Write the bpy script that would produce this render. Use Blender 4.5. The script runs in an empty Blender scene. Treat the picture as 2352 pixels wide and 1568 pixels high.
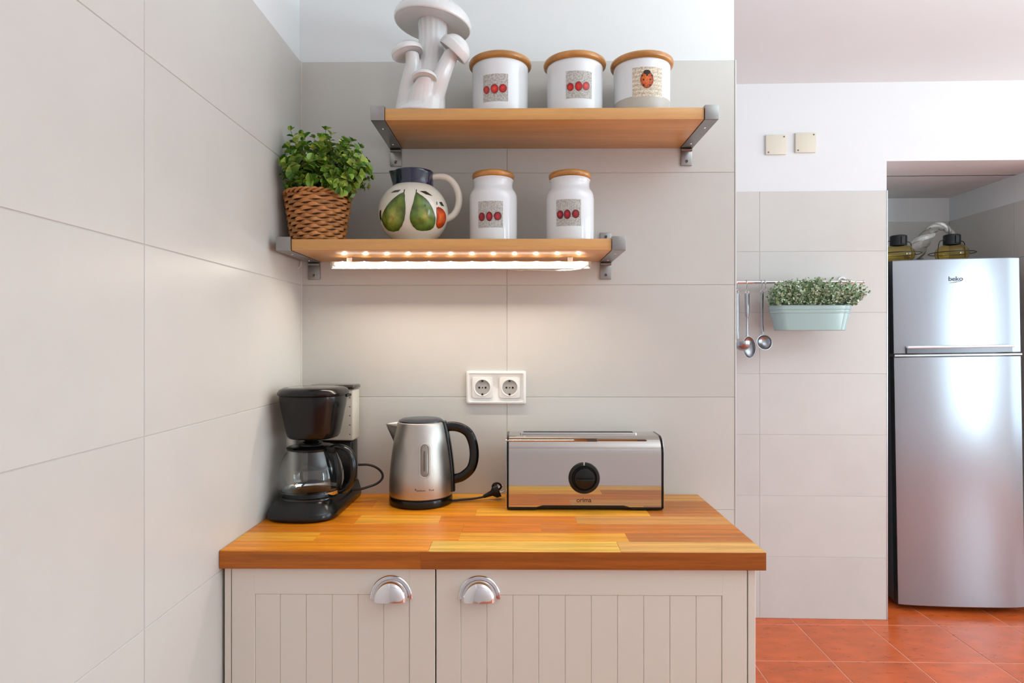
import bpy, bmesh, math, random
from mathutils import Vector, Matrix, noise
R = random.Random(7)
PI = math.pi
scene = bpy.context.scene
COL = scene.collection

# ------------------------------------------------------------------ camera
F = 1450.0                       # focal length for a 2352 px wide frame
EYE = 1.36
SN = math.sin(14 / F); CS = math.cos(14 / F)
cam_d = bpy.data.cameras.new('camera'); cam = bpy.data.objects.new('camera', cam_d); COL.objects.link(cam)
cam_d.sensor_width = 36; cam_d.lens = F / 2352 * 36; cam_d.clip_start = .02
cam.location = (0, 0, EYE); cam.rotation_euler = (PI / 2, 0, math.asin(SN))
scene.camera = cam

# ------------------------------------------------------------------ light
scene.view_settings.view_transform = 'Standard'; scene.view_settings.look = 'None'
scene.view_settings.gamma = 1; scene.view_settings.use_curve_mapping = False
scene.view_settings.exposure = -0.12
w = bpy.data.worlds.new('world'); scene.world = w; w.use_nodes = True
w.node_tree.nodes['Background'].inputs[0].default_value = (.75, .85, 1, 1)
w.node_tree.nodes['Background'].inputs[1].default_value = 1.0

def area(name, loc, rot, sx, sy, power, col=(1, 1, 1), spread=PI):
    l = bpy.data.lights.new(name, 'AREA'); l.shape = 'RECTANGLE'; l.size = sx; l.size_y = sy
    l.energy = power; l.color = col; l.spread = spread
    o = bpy.data.objects.new(name, l); COL.objects.link(o); o.location = loc; o.rotation_euler = rot
    return o
# daylight through the kitchen windows (right-hand wall and rear wall), and an unseen upward fill lamp added to brighten the ceiling
area('window_light_right', (4.96, 1.7, 1.5), (0, PI / 2, 0), 1.9, 2.6, 66, (.79, 1, 1.09))
area('window_light_rear', (4.50, -1.2, 1.3), (PI / 2, 0, 0), 0.62, 1.75, 54, (.82, 1, 1.08))
area('added_ceiling_bounce_fill', (2.0, .6, 1.85), (PI, 0, 0), 2.0, 1.4, 70, (.79, 1, 1.08))

# ------------------------------------------------------------------ helpers
def lin(c, k=1.0):
    out = []
    for v in c[:3]:
        v = v / 255
        out.append((v / 12.92 if v <= .04045 else ((v + .055) / 1.055) ** 2.4) * k)
    return tuple(out) + (1,)

def P(px, py, s):
    """point seen at pixel (px, py) where one metre spans s pixels"""
    d = F / s; u = (px - 1176) / F; v = (784 - py) / F
    return Vector((d * (u * CS - SN), d * (u * SN + CS), EYE + d * v))
def PX(px, s): return P(px, 784, s).x
def PZ(py, s): return EYE + (784 - py) / s
def ray(px, py):
    return Vector(((px - 1176) / F * CS - SN, (px - 1176) / F * SN + CS, (784 - py) / F))

MW = {}
def mw(o): return MW.get(o.name, Matrix.Identity(4)) if o else Matrix.Identity(4)
def props(o, label=None, cat=None, group=None, kind=None):
    if label: o['label'] = label
    if cat: o['category'] = cat
    if group: o['group'] = group
    if kind: o['kind'] = kind
    return o
def thing(name, label, cat, loc, rot=(0, 0, 0), group=None):
    o = bpy.data.objects.new(name, None); COL.objects.link(o)
    o.location = loc; o.rotation_euler = rot; o.empty_display_size = .05
    from mathutils import Euler
    MW[o.name] = Matrix.LocRotScale(Vector(loc), Euler(rot), Vector((1, 1, 1)))
    return props(o, label, cat, group)
def obj(name, bm, mats, parent=None, local=False, smooth=True, label=None, kind=None, ang=.6, color=None):
    """link a bmesh as ONE object; coordinates are world unless local"""
    if not isinstance(mats, (list, tuple)): mats = [mats]
    bmesh.ops.recalc_face_normals(bm, faces=bm.faces)
    me = bpy.data.meshes.new(name); bm.to_mesh(me); bm.free()
    for m in mats: me.materials.append(m)
    if smooth:
        me.polygons.foreach_set('use_smooth', [True] * len(me.polygons))
        me.set_sharp_from_angle(angle=ang)
    o = bpy.data.objects.new(name, me); COL.objects.link(o)
    if parent:
        o.parent = parent
        if not local: me.transform(mw(parent).inverted())
        MW[o.name] = mw(parent)
    if color: o.color = color
    return props(o, label, None, None, kind)

def box(bm, x0, x1, y0, y1, z0, z1, bev=0, seg=1, mat=0, M=None):
    r = bmesh.ops.create_cube(bm, size=1)
    vs = r['verts']
    for v in vs:
        v.co = Vector((x0 + (v.co.x + .5) * (x1 - x0), y0 + (v.co.y + .5) * (y1 - y0), z0 + (v.co.z + .5) * (z1 - z0)))
    fs = set(f for v in vs for f in v.link_faces)
    if bev:
        es = list(set(e for v in vs for e in v.link_edges))
        r2 = bmesh.ops.bevel(bm, geom=es, offset=bev, segments=seg, affect='EDGES', profile=.5)
        fs = set(r2['faces']) | set(f for f in fs if f.is_valid)
        vs = list(set(v for f in fs for v in f.verts))
    for f in fs: f.material_index = mat
    if M is not None: bmesh.ops.transform(bm, matrix=M, verts=vs)
    return vs
def nbm(): return bmesh.new()
def boxbm(*a, **k):
    bm = nbm(); box(bm, *a, **k); return bm

def loft(bm, rings, close=True, cap0=True, cap1=True, mat=0):
    """rings: list of lists of points"""
    vr = [[bm.verts.new(p) for p in r] for r in rings]
    n = len(rings[0])
    for a, b in zip(vr, vr[1:]):
        for i in range(n if close else n - 1):
            f = bm.faces.new((a[i], a[(i + 1) % n], b[(i + 1) % n], b[i])); f.material_index = mat
    if cap0: f = bm.faces.new(vr[0][::-1]); f.material_index = mat
    if cap1: f = bm.faces.new(vr[-1]); f.material_index = mat
    return vr
def lathe(bm, prof, c=(0, 0, 0), seg=48, M=None, mat=0, sup=2.0, sx=1, sy=1, a0=0, a1=2 * PI):
    """prof [(r, z)] revolved round z at c; r=0 ends are closed; sup>2 makes a rounded square"""
    full = abs(a1 - a0 - 2 * PI) < 1e-6
    rings = []
    for r, z in prof:
        r = max(r, 1e-5)
        pts = []
        for i in range(seg if full else seg + 1):
            t = a0 + (a1 - a0) * i / seg
            ct, st = math.cos(t), math.sin(t)
            k = 1 if sup == 2 else (abs(ct) ** sup + abs(st) ** sup) ** (-1 / sup)
            p = Vector((r * k * ct * sx, r * k * st * sy, z))
            if M is not None: p = M @ p
            pts.append(p + Vector(c))
        rings.append(pts)
    return loft(bm, rings, close=full, cap0=full and prof[0][0] < 1e-4, cap1=full and prof[-1][0] < 1e-4, mat=mat)
def tube(bm, pts, rad, seg=10, cap=True, flat=None, mat=0, closed=False, up=None):
    """tube along pts; rad number or list; flat=(a,b) scales the section along (normal, binormal)"""
    pts = [Vector(p) for p in pts]; n = len(pts)
    rad = [rad] * n if not isinstance(rad, (list, tuple)) else rad
    up = Vector(up) if up else None
    rings = []; nrm = None
    for i, p in enumerate(pts):
        if closed: t = (pts[(i + 1) % n] - pts[i - 1])
        else: t = pts[min(i + 1, n - 1)] - pts[max(i - 1, 0)]
        t.normalize()
        if up is not None: nn = up - t * up.dot(t)
        elif nrm is None:
            a = Vector((0, 0, 1)) if abs(t.z) < .9 else Vector((1, 0, 0)); nn = a - t * a.dot(t)
        else: nn = nrm - t * nrm.dot(t)
        nn.normalize(); nrm = nn; b = t.cross(nn)
        fa, fb = flat or (1, 1)
        rings.append([p + (nn * math.cos(2 * PI * k / seg) * fa + b * math.sin(2 * PI * k / seg) * fb) * rad[i] for k in range(seg)])
    if closed: rings.append(rings[0])
    vr = loft(bm, rings, cap0=cap and not closed, cap1=cap and not closed, mat=mat)
    if closed: bmesh.ops.remove_doubles(bm, verts=vr[0] + vr[-1], dist=1e-6)
def spline(pts, k=8, closed=False):
    """Catmull-Rom through the points"""
    pts = [Vector(p) for p in pts]; out = []; n = len(pts)
    rng = range(n if closed else n - 1)
    for i in rng:
        p1, p2 = pts[i], pts[(i + 1) % n]
        p0 = pts[i - 1] if (i > 0 or closed) else p1 * 2 - p2
        p3 = pts[(i + 2) % n] if (i + 2 < n or closed) else p2 * 2 - p1
        for j in range(k):
            t = j / k
            out.append(.5 * ((2 * p1) + (p2 - p0) * t + (2 * p0 - 5 * p1 + 4 * p2 - p3) * t * t + (3 * p1 - p0 - 3 * p2 + p3) * t ** 3))
    if not closed: out.append(pts[-1])
    return out
def prism(bm, poly, fn, d0, d1, mat=0):
    """poly of 2-D points, fn(a, b, d) gives 3-D"""
    loft(bm, [[fn(a, b, d0) for a, b in poly], [fn(a, b, d1) for a, b in poly]], mat=mat)
def rrect(w, h, r, n=5, cx=0, cy=0):
    out = []
    for qx, qy, a in ((1, 1, 0), (-1, 1, PI / 2), (-1, -1, PI), (1, -1, 1.5 * PI)):
        for i in range(n + 1):
            t = a + PI / 2 * i / n
            out.append((cx + qx * (w / 2 - r) + r * math.cos(t), cy + qy * (h / 2 - r) + r * math.sin(t)))
    return out

# ------------------------------------------------------------------ materials
def mat(name, col, rough=.5, metal=0, bump=0, bscale=40, var=0, vscale=4, spec=None, coat=0, trans=0, ior=None, emis=None, alpha=None, stretch=(1, 1, 1), aniso=0, rvar=0, sss=0, objvar=0):
    m = bpy.data.materials.new(name); m.use_nodes = True
    nt = m.node_tree; N = nt.nodes; L = nt.links; b = N['Principled BSDF']
    c = lin(col) if max(col) > 1.001 else tuple(col) + ((1,) if len(col) == 3 else ())
    b.inputs['Base Color'].default_value = c
    b.inputs['Roughness'].default_value = rough; b.inputs['Metallic'].default_value = metal
    if spec is not None: b.inputs['Specular IOR Level'].default_value = spec
    if coat: b.inputs['Coat Weight'].default_value = coat; b.inputs['Coat Roughness'].default_value = .08
    if trans: b.inputs['Transmission Weight'].default_value = trans
    if ior: b.inputs['IOR'].default_value = ior
    if aniso: b.inputs['Anisotropic'].default_value = aniso
    if sss: b.inputs['Subsurface Weight'].default_value = sss; b.inputs['Subsurface Scale'].default_value = .01
    if emis: b.inputs['Emission Color'].default_value = lin(emis[0]); b.inputs['Emission Strength'].default_value = emis[1]
    if var or bump or rvar or objvar:
        tc = N.new('ShaderNodeTexCoord'); mp = N.new('ShaderNodeMapping'); L.new(tc.outputs['Object'], mp.inputs[0])
        mp.inputs['Scale'].default_value = stretch
        oi = N.new('ShaderNodeObjectInfo')
        ad = N.new('ShaderNodeVectorMath'); ad.operation = 'ADD'; L.new(mp.outputs[0], ad.inputs[0])
        ml = N.new('ShaderNodeVectorMath'); ml.operation = 'SCALE'; ml.inputs[0].default_value = (13, 7, 5); L.new(oi.outputs['Random'], ml.inputs['Scale'])
        L.new(ml.outputs[0], ad.inputs[1])
        src = ad.outputs[0]
    if var or objvar:
        nz = N.new('ShaderNodeTexNoise'); nz.inputs['Scale'].default_value = vscale; nz.inputs['Detail'].default_value = 6; nz.inputs['Roughness'].default_value = .6
        L.new(src, nz.inputs['Vector'])
        mr = N.new('ShaderNodeMapRange'); mr.inputs[1].default_value = .3; mr.inputs[2].default_value = .7
        mr.inputs[3].default_value = 1 - var; mr.inputs[4].default_value = 1 + var; L.new(nz.outputs[0], mr.inputs[0])
        m2 = N.new('ShaderNodeMapRange'); m2.inputs[3].default_value = 1 - objvar; m2.inputs[4].default_value = 1 + objvar; L.new(oi.outputs['Random'], m2.inputs[0])
        mm = N.new('ShaderNodeMath'); mm.operation = 'MULTIPLY'; L.new(mr.outputs[0], mm.inputs[0]); L.new(m2.outputs[0], mm.inputs[1])
        vm = N.new('ShaderNodeVectorMath'); vm.operation = 'SCALE'; vm.inputs[0].default_value = c[:3]; L.new(mm.outputs[0], vm.inputs['Scale'])
        L.new(vm.outputs[0], b.inputs['Base Color'])
    if rvar:
        n3 = N.new('ShaderNodeTexNoise'); n3.inputs['Scale'].default_value = vscale * 2; L.new(src, n3.inputs['Vector'])
        m3 = N.new('ShaderNodeMapRange'); m3.inputs[3].default_value = rough - rvar; m3.inputs[4].default_value = rough + rvar; L.new(n3.outputs[0], m3.inputs[0])
        L.new(m3.outputs[0], b.inputs['Roughness'])
    if bump:
        n2 = N.new('ShaderNodeTexNoise'); n2.inputs['Scale'].default_value = bscale; n2.inputs['Detail'].default_value = 4
        L.new(src, n2.inputs['Vector'])
        bp = N.new('ShaderNodeBump'); bp.inputs['Strength'].default_value = bump; bp.inputs['Distance'].default_value = .002
        L.new(n2.outputs[0], bp.inputs['Height']); L.new(bp.outputs[0], b.inputs['Normal'])
    return m
def wood(name, base=None, rough=.3, along=(1.2, 14, 14), contrast=.35, ring=.25, coat=.0, scale=6):
    """oiled wood; colour from the object's own colour when base is None"""
    m = bpy.data.materials.new(name); m.use_nodes = True
    nt = m.node_tree; N = nt.nodes; L = nt.links; b = N['Principled BSDF']
    b.inputs['Roughness'].default_value = rough
    if coat: b.inputs['Coat Weight'].default_value = coat; b.inputs['Coat Roughness'].default_value = .12
    tc = N.new('ShaderNodeTexCoord'); oi = N.new('ShaderNodeObjectInfo')
    ml = N.new('ShaderNodeVectorMath'); ml.operation = 'SCALE'; ml.inputs[0].default_value = (31, 17, 23); L.new(oi.outputs['Random'], ml.inputs['Scale'])
    ad = N.new('ShaderNodeVectorMath'); ad.operation = 'ADD'; L.new(tc.outputs['Object'], ad.inputs[0]); L.new(ml.outputs[0], ad.inputs[1])
    mp = N.new('ShaderNodeMapping'); mp.inputs['Scale'].default_value = along; L.new(ad.outputs[0], mp.inputs[0])
    nz = N.new('ShaderNodeTexNoise'); nz.inputs['Scale'].default_value = scale; nz.inputs['Detail'].default_value = 8; nz.inputs['Distortion'].default_value = .6; L.new(mp.outputs[0], nz.inputs['Vector'])
    n2 = N.new('ShaderNodeTexNoise'); n2.inputs['Scale'].default_value = scale * 7; n2.inputs['Detail'].default_value = 4; L.new(mp.outputs[0], n2.inputs['Vector'])
    wv = N.new('ShaderNodeTexWave'); wv.wave_type = 'RINGS'; wv.rings_direction = 'X'; wv.inputs['Scale'].default_value = .55 * scale / 6; wv.inputs['Distortion'].default_value = 6
    wv.inputs['Detail'].default_value = 2; wv.inputs['Detail Scale'].default_value = .8; L.new(mp.outputs[0], wv.inputs['Vector'])
    a1 = N.new('ShaderNodeMapRange'); a1.inputs[1].default_value = .3; a1.inputs[2].default_value = .7; a1.inputs[3].default_value = 1 - contrast; a1.inputs[4].default_value = 1 + contrast * .6; L.new(nz.outputs[0], a1.inputs[0])
    a2 = N.new('ShaderNodeMapRange'); a2.inputs[3].default_value = 1 - ring; a2.inputs[4].default_value = 1 + ring * .5; L.new(wv.outputs[1], a2.inputs[0])
    a3 = N.new('ShaderNodeMapRange'); a3.inputs[1].default_value = .3; a3.inputs[2].default_value = .7; a3.inputs[3].default_value = 1 - contrast * .35; a3.inputs[4].default_value = 1 + contrast * .25; L.new(n2.outputs[0], a3.inputs[0])
    m1 = N.new('ShaderNodeMath'); m1.operation = 'MULTIPLY'; L.new(a1.outputs[0], m1.inputs[0]); L.new(a2.outputs[0], m1.inputs[1])
    m2 = N.new('ShaderNodeMath'); m2.operation = 'MULTIPLY'; L.new(m1.outputs[0], m2.inputs[0]); L.new(a3.outputs[0], m2.inputs[1])
    # darker grain is also redder: raise colour to a power
    vm = N.new('ShaderNodeVectorMath'); vm.operation = 'SCALE'; L.new(m2.outputs[0], vm.inputs['Scale'])
    if base is None: L.new(oi.outputs['Color'], vm.inputs[0])
    else: vm.inputs[0].default_value = lin(base)[:3]
    L.new(vm.outputs[0], b.inputs['Base Color'])
    bp = N.new('ShaderNodeBump'); bp.inputs['Strength'].default_value = .12; bp.inputs['Distance'].default_value = .001; L.new(n2.outputs[0], bp.inputs['Height']); L.new(bp.outputs[0], b.inputs['Normal'])
    return m
def printed(name, rough=.35, grain=.25, gscale=260, bright=1):
    """flat print: colour from the mesh's colour attribute, broken up by noise"""
    m = bpy.data.materials.new(name); m.use_nodes = True
    nt = m.node_tree; N = nt.nodes; L = nt.links; b = N['Principled BSDF']; b.inputs['Roughness'].default_value = rough
    at = N.new('ShaderNodeVertexColor'); at.layer_name = 'Col'
    tc = N.new('ShaderNodeTexCoord'); nz = N.new('ShaderNodeTexNoise'); nz.inputs['Scale'].default_value = gscale; nz.inputs['Detail'].default_value = 3; L.new(tc.outputs['Object'], nz.inputs['Vector'])
    mr = N.new('ShaderNodeMapRange'); mr.inputs[1].default_value = .35; mr.inputs[2].default_value = .65; mr.inputs[3].default_value = 1 - grain; mr.inputs[4].default_value = 1 + grain; L.new(nz.outputs[0], mr.inputs[0])
    vm = N.new('ShaderNodeVectorMath'); vm.operation = 'SCALE'; L.new(at.outputs[0], vm.inputs[0]); L.new(mr.outputs[0], vm.inputs['Scale']); L.new(vm.outputs[0], b.inputs['Base Color'])
    return m

TILE = mat('wall_tile', (207, 203, 197), .34, var=.035, vscale=3.5, bump=.05, bscale=14, objvar=.012, rvar=.05)
GROUT = mat('grout', (196, 191, 184), .85, var=.04, vscale=60)
PLASTER = mat('plaster', (232, 232, 232), .7, bump=.04, bscale=90, var=.01)
TERRA = mat('terracotta', (208, 94, 42), .30, var=.18, vscale=9, bump=.12, bscale=22, objvar=.05, stretch=(1, 2.2, 1), rvar=.08)
FGROUT = mat('floor_grout', (222, 160, 138), .8)
CAB = mat('cabinet_paint', (226, 219, 207), .42, bump=.02, bscale=120)
CHROME = mat('chrome', (225, 225, 228), .07, 1)
ALU = mat('aluminium', (158, 156, 154), .33, 1, var=.03, vscale=30)
ALUD = mat('aluminium_dark', (150, 146, 140), .3, 1)
STEEL = mat('brushed_steel', (190, 184, 177), .33, 1, bump=.16, bscale=30, stretch=(30, 30, .6), aniso=.6)
POLISH = mat('polished_steel', (196, 192, 188), .035, 1, bump=.012, bscale=6)
FRIDGE = mat('fridge_steel', (158, 163, 170), .22, .62, bump=.03, bscale=8, stretch=(1, 1, .3), rvar=.02)
FSIDE = mat('fridge_side', (74, 76, 80), .35, .4)
BLACK = mat('black_plastic', (14, 14, 14), .2, spec=.4)
BLACKM = mat('black_matt', (14, 14, 14), .45, spec=.4)
LIDTOP = mat('lid_gloss', (48, 44, 38), .12, coat=.5)
WHITEC = mat('white_ceramic', (232, 233, 236), .13, coat=.4)
MUSH = mat('mushroom_ceramic', (228, 226, 226), .22, coat=.3, bump=.1, bscale=25, stretch=(9, 9, .5))
CREAM = mat('cream_ceramic', (226, 216, 202), .18, coat=.4)
NAVY = mat('navy_glaze', (16, 20, 52), .09, coat=.6)
WPLAST = mat('white_plastic', (236, 234, 230), .3)
SOCKIN = mat('socket_insert', (176, 172, 166), .4)
MILK = mat('milky_plastic', (222, 215, 200), .3, trans=.25, ior=1.3, sss=.0)
GLASS = mat('clear_glass', (.97, .98, .97), .02, trans=1, ior=1.45)
AMBER = mat('amber_glass', (252, 236, 176), .03, trans=1, ior=1.4)
WICK = mat('wicker', (186, 122, 66), .42, var=.34, vscale=40, objvar=.12, bump=.4, bscale=120)
WICKD = mat('wicker_core', (58, 32, 16), .7)
TEAL = mat('pale_green_enamel', (160, 184, 180), .22, coat=.3)
IVORY = mat('ivory_plastic', (224, 216, 198), .45)
SOIL = mat('soil', (38, 28, 18), .9)
RUBBER = mat('rubber_cord', (16, 16, 16), .4)
WORKWOOD = wood('worktop_oak', None, .40, (1.1, 30, 30), .27, .12)
SHELFWOOD = wood('shelf_beech', (216, 160, 96), .26, (.8, 9, 9), .10, .06, coat=.0, scale=7)
LIDWOOD = wood('lid_wood', (196, 134, 66), .28, (3, 12, 12), .2, .15, coat=.3, scale=7)
PRINT = printed('print_grain', .3, .30, 300)
PAINT = printed('painted_fruit', .15, .32, 60)
LED = mat('led_glow', (255, 250, 240), .5, emis=((255, 244, 224), 85))
LEDBAR = mat('led_diffuser', (255, 252, 245), .4, emis=((255, 248, 236), .95))
def leafmat(name, c1, c2, rough=.35):
    m = mat(name, c1, rough, var=.01)
    nt = m.node_tree; N = nt.nodes; L = nt.links; b = N['Principled BSDF']
    oi = N.new('ShaderNodeObjectInfo'); geo = N.new('ShaderNodeNewGeometry')
    mx = N.new('ShaderNodeMix'); mx.data_type = 'RGBA'; mx.inputs[6].default_value = lin(c1); mx.inputs[7].default_value = lin(c2)
    ad = N.new('ShaderNodeMath'); ad.operation = 'ADD'; L.new(oi.outputs['Random'], ad.inputs[0]); L.new(geo.outputs['Random Per Island'], ad.inputs[1])
    fr = N.new('ShaderNodeMath'); fr.operation = 'FRACT'; L.new(ad.outputs[0], fr.inputs[0])
    pw = N.new('ShaderNodeMath'); pw.operation = 'POWER'; pw.inputs[1].default_value = 1.6; L.new(fr.outputs[0], pw.inputs[0]); L.new(pw.outputs[0], mx.inputs[0])
    L.new(mx.outputs[2], b.inputs['Base Color'])
    return m
LEAF = leafmat('plant_leaf', (62, 118, 28), (194, 214, 96))
STEM = mat('plant_stem', (96, 116, 52), .5)
LEAF2 = leafmat('planter_leaf', (98, 138, 72), (236, 242, 222), .5)

# ------------------------------------------------------------------ room shell
BW = F / 858                      # back wall tile face (Y)
LX = -0.583                       # left wall tile face (X)
RX = PX(1686, 858)                # free end of the back wall
ZT = 2.111                        # top of the tiling
CEIL = 2.63
WT = .9524                        # worktop top
def struct(name, bm, m, smooth=False): return obj(name, bm, m, smooth=smooth, kind='structure')

wb = struct('wall_back', boxbm(LX - .1, RX, BW + .006, BW + .13, 0, CEIL, mat=0), [PLASTER])
wl = struct('wall_left', boxbm(LX - .12, LX - .006, -1.3, BW + .13, 0, CEIL), [PLASTER])
def tiles(parent, o, ud, nd, us, zs, m=TILE, gap=.0016, th=.0075, name='tile'):
    """o point on the finished face, ud along, nd outwards; grid of single tiles"""
    o = Vector(o); ud = Vector(ud).normalized(); nd = Vector(nd).normalized()
    Mx = Matrix((ud, -nd, Vector((0, 0, 1)))).transposed().to_4x4(); Mx.translation = o
    for u0, u1 in zip(us, us[1:]):
        for z0, z1 in zip(zs, zs[1:]):
            cx, cz = (u0 + u1) / 2, (z0 + z1) / 2
            bm = nbm(); hw, hh = (u1 - u0) / 2 - gap / 2, (z1 - z0) / 2 - gap / 2; e = .0007
            back = [(-hw, th, -hh), (hw, th, -hh), (hw, th, hh), (-hw, th, hh)]
            mid = [(-hw, e, -hh), (hw, e, -hh), (hw, e, hh), (-hw, e, hh)]
            fr = [(-hw + e, 0, -hh + e), (hw - e, 0, -hh + e), (hw - e, 0, hh - e), (-hw + e, 0, hh - e)]
            loft(bm, [[Vector(p) for p in back], [Vector(p) for p in mid], [Vector(p) for p in fr]])
            t = obj(name, bm, m, smooth=False)
            t.parent = parent; t.matrix_local = Mx @ Matrix.Translation((cx, 0, cz))
def grout(parent, o, ud, nd, u0, u1, z0, z1):
    o = Vector(o); ud = Vector(ud).normalized(); nd = Vector(nd).normalized(); bm = nbm()
    pr = [o + ud * a - nd * .0012 + Vector((0, 0, b)) for a, b in ((u0, z0), (u1, z0), (u1, z1), (u0, z1))]
    pb = [p - nd * .0062 for p in pr]
    loft(bm, [pb, pr]); obj('grout', bm, GROUT, parent, smooth=False)
ZJ = [ZT - .3 * k for k in range(8)][::-1]; ZJ[0] = 0.0
tiles(wb, (0, BW, 0), (1, 0, 0), (0, -1, 0), [LX, PX(1164, 858), RX], ZJ)
grout(wb, (0, BW, 0), (1, 0, 0), (0, -1, 0), LX, RX, 0, ZT - .001)
LJ = F * .583 / 863
tiles(wl, (LX, 0, 0), (0, -1, 0), (1, 0, 0), [-BW, -LJ, -LJ + .9, 1.29], ZJ)
grout(wl, (LX, 0, 0), (0, -1, 0), (1, 0, 0), -BW, 1.29, 0, ZT - .001)
# silicone line in the corner and the slim metal edge at the free end of the wall
tr = nbm(); tube(tr, [(LX + .001, BW - .001, WT), (LX + .001, BW - .001, ZT)], .0022, 6)
obj('trim_1', tr, mat('silicone', (214, 208, 198), .4), kind='structure')
obj('trim_2', boxbm(RX, RX + .004, BW - .001, BW + .13, 0, ZT, bev=.0008), mat('edge_trim', (206, 204, 200), .35, .3), kind='structure')

# far wall frame: a to the right along the wall, b away from the camera
p0 = P(2038, 1423, 639 / EYE); AW = .0240
FA = Vector((math.cos(AW), -math.sin(AW), 0)); FB = Vector((math.sin(AW), math.cos(AW), 0))
FO = Vector((p0.x, p0.y, 0))
def FW(a, b, z): return FO + FA * a + FB * b + Vector((0, 0, z))
def fbox(bm, a0, a1, b0, b1, z0, z1, bev=0, mat=0):
    M = Matrix((FA, FB, Vector((0, 0, 1)))).transposed().to_4x4(); M.translation = FO
    return box(bm, a0, a1, b0, b1, z0, z1, bev=bev, mat=mat, M=M)
NB = 0.80; NA = .80; NZ = 2.243; ZF = 2.0985
cn = P(2180, 508, (784 - 508) / (ZF - EYE)); dv = cn - FO
NA = dv.dot(FA); NB = dv.dot(FB)
bm = nbm(); fbox(bm, -2.4, 0, .006, NB + .1, 0, CEIL); wf = struct('wall_far', bm, PLASTER)
tiles(wf, FO, FA, -FB, [-2.42, -1.815, -1.216, -.616, 0], [0] + [EYE - 1.0577 + .3 * k for k in range(6)] + [ZF])
grout(wf, FO, FA, -FB, -2.42, 0, 0, ZF - .001)
bm = nbm(); fbox(bm, 0, 3.4, .006, .30, NZ, CEIL); struct('wall_lintel', bm, PLASTER)
bm = nbm(); fbox(bm, -.05, NA + .1, .29, NB + .1, NZ, NZ + .1); struct('ceiling_niche', bm, PLASTER)
bm = nbm(); fbox(bm, -.05, NA + .02, NB + .006, NB + .1, 0, NZ + .05); wn = struct('wall_niche_back', bm, PLASTER)
tiles(wn, FW(0, NB, 0), FA, -FB, [0.002, .40, NA], [0] + [EYE - 1.0577 + .3 * k for k in range(6)] + [ZF])
bm = nbm(); fbox(bm, NA + .006, 3.4, 0.006, NB + .1, 0, NZ + .05); wr = struct('wall_niche_right', bm, PLASTER)
tiles(wr, FW(NA, 0, 0), FB, -FA, [.01, .30, NB], [0] + [EYE - 1.0577 + .3 * k for k in range(6)] + [ZF])
bm = nbm(); tube(bm, [FW(-.0005, .0015, .002), FW(-.0005, .0015, ZF)], .004, 6); obj('trim_3', bm, mat('steel_edge', (190, 190, 190), .3, .8), kind='structure')

struct('ceiling', boxbm(LX - .12, 5.1, -1.3, 4.6, CEIL, CEIL + .1), PLASTER)
struct('wall_rear', boxbm(LX - .12, 3.95, -1.4, -1.3, 0, CEIL), PLASTER)
bm = nbm(); box(bm, 3.95, 4.9, -1.4, -1.3, 2.2, CEIL); box(bm, 3.95, 4.9, -1.4, -1.3, 0, .38); box(bm, 4.9, 5.1, -1.4, -1.3, 0, CEIL); struct('wall_rear_side', bm, PLASTER)
bm = nbm(); box(bm, 5.0, 5.1, -1.3, .35, 0, CEIL); box(bm, 5.0, 5.1, 3.05, 4.6, 0, CEIL); box(bm, 5.0, 5.1, .35, 3.05, 0, .5); box(bm, 5.0, 5.1, .35, 3.05, 2.5, CEIL); struct('wall_right', bm, PLASTER)
def window(name, M, ww, hh):
    t = nbm(); fr = .05
    for a in (0, ww / 2 - fr / 2, ww - fr): box(t, a, a + fr, 0, .06, 0, hh, bev=.004, M=M)
    for z in (0, hh - fr): box(t, fr, ww - fr, .005, .055, z, z + fr, bev=.004, M=M)
    wf_ = obj(name, t, WPLAST, smooth=False, kind='structure')
    g = nbm(); box(g, fr * .7, ww - fr * .7, .026, .032, fr * .7, hh - fr * .7, M=M); obj('pane', g, GLASS, wf_, smooth=False)
window('window_1', Matrix.Translation((3.95, -1.38, .38)), .95, 1.82)
window('window_2', Matrix.Translation((5.03, .35, .5)) @ Matrix.Rotation(PI / 2, 4, 'Z') @ Matrix.Translation((0, -.06, 0)), 2.7, 2.0)

# terracotta floor
fl = struct('floor', boxbm(LX - .1, 5.1, -1.4, 4.6, -.1, -.0015), FGROUT)
fg = .337; xs0 = P(1820, 1423, 639 / EYE).x; fa = .012
ys0 = P(2040, 1434, 650 / EYE).y; fgy = .352
tm = nbm(); hw = fg / 2 - .0022; hy = fgy / 2 - .0022
loft(tm, [[Vector(p) for p in ((-hw, -hy, -.008), (hw, -hy, -.008), (hw, hy, -.008), (-hw, hy, -.008))],
          [Vector(p) for p in ((-hw, -hy, -.001), (hw, -hy, -.001), (hw, hy, -.001), (-hw, hy, -.001))],
          [Vector(p) for p in ((-hw + .0015, -hy + .0015, 0), (hw - .0015, -hy + .0015, 0), (hw - .0015, hy - .0015, 0), (-hw + .0015, hy - .0015, 0))]])
first = obj('floor_tile', tm, TERRA, smooth=False)
RotF = Matrix.Translation((xs0, ys0, 0)) @ Matrix.Rotation(-fa, 4, 'Z')
k = 0
for i in range(-5, 9):
    for j in range(-12, 3):
        c = RotF @ Vector(((i + .5) * fg, (j + .5) * fgy, 0))
        if c.x < LX + .17 or c.x > 4.9 or c.y < -1.1 or c.y > 4.4: continue
        t = first if k == 0 else first.copy()
        if k: COL.objects.link(t)
        k += 1
        t.parent = fl; t.matrix_local = Matrix.Translation((c.x, c.y, R.uniform(-.0004, 0))) @ Matrix.Rotation(-fa, 4, 'Z')

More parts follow.
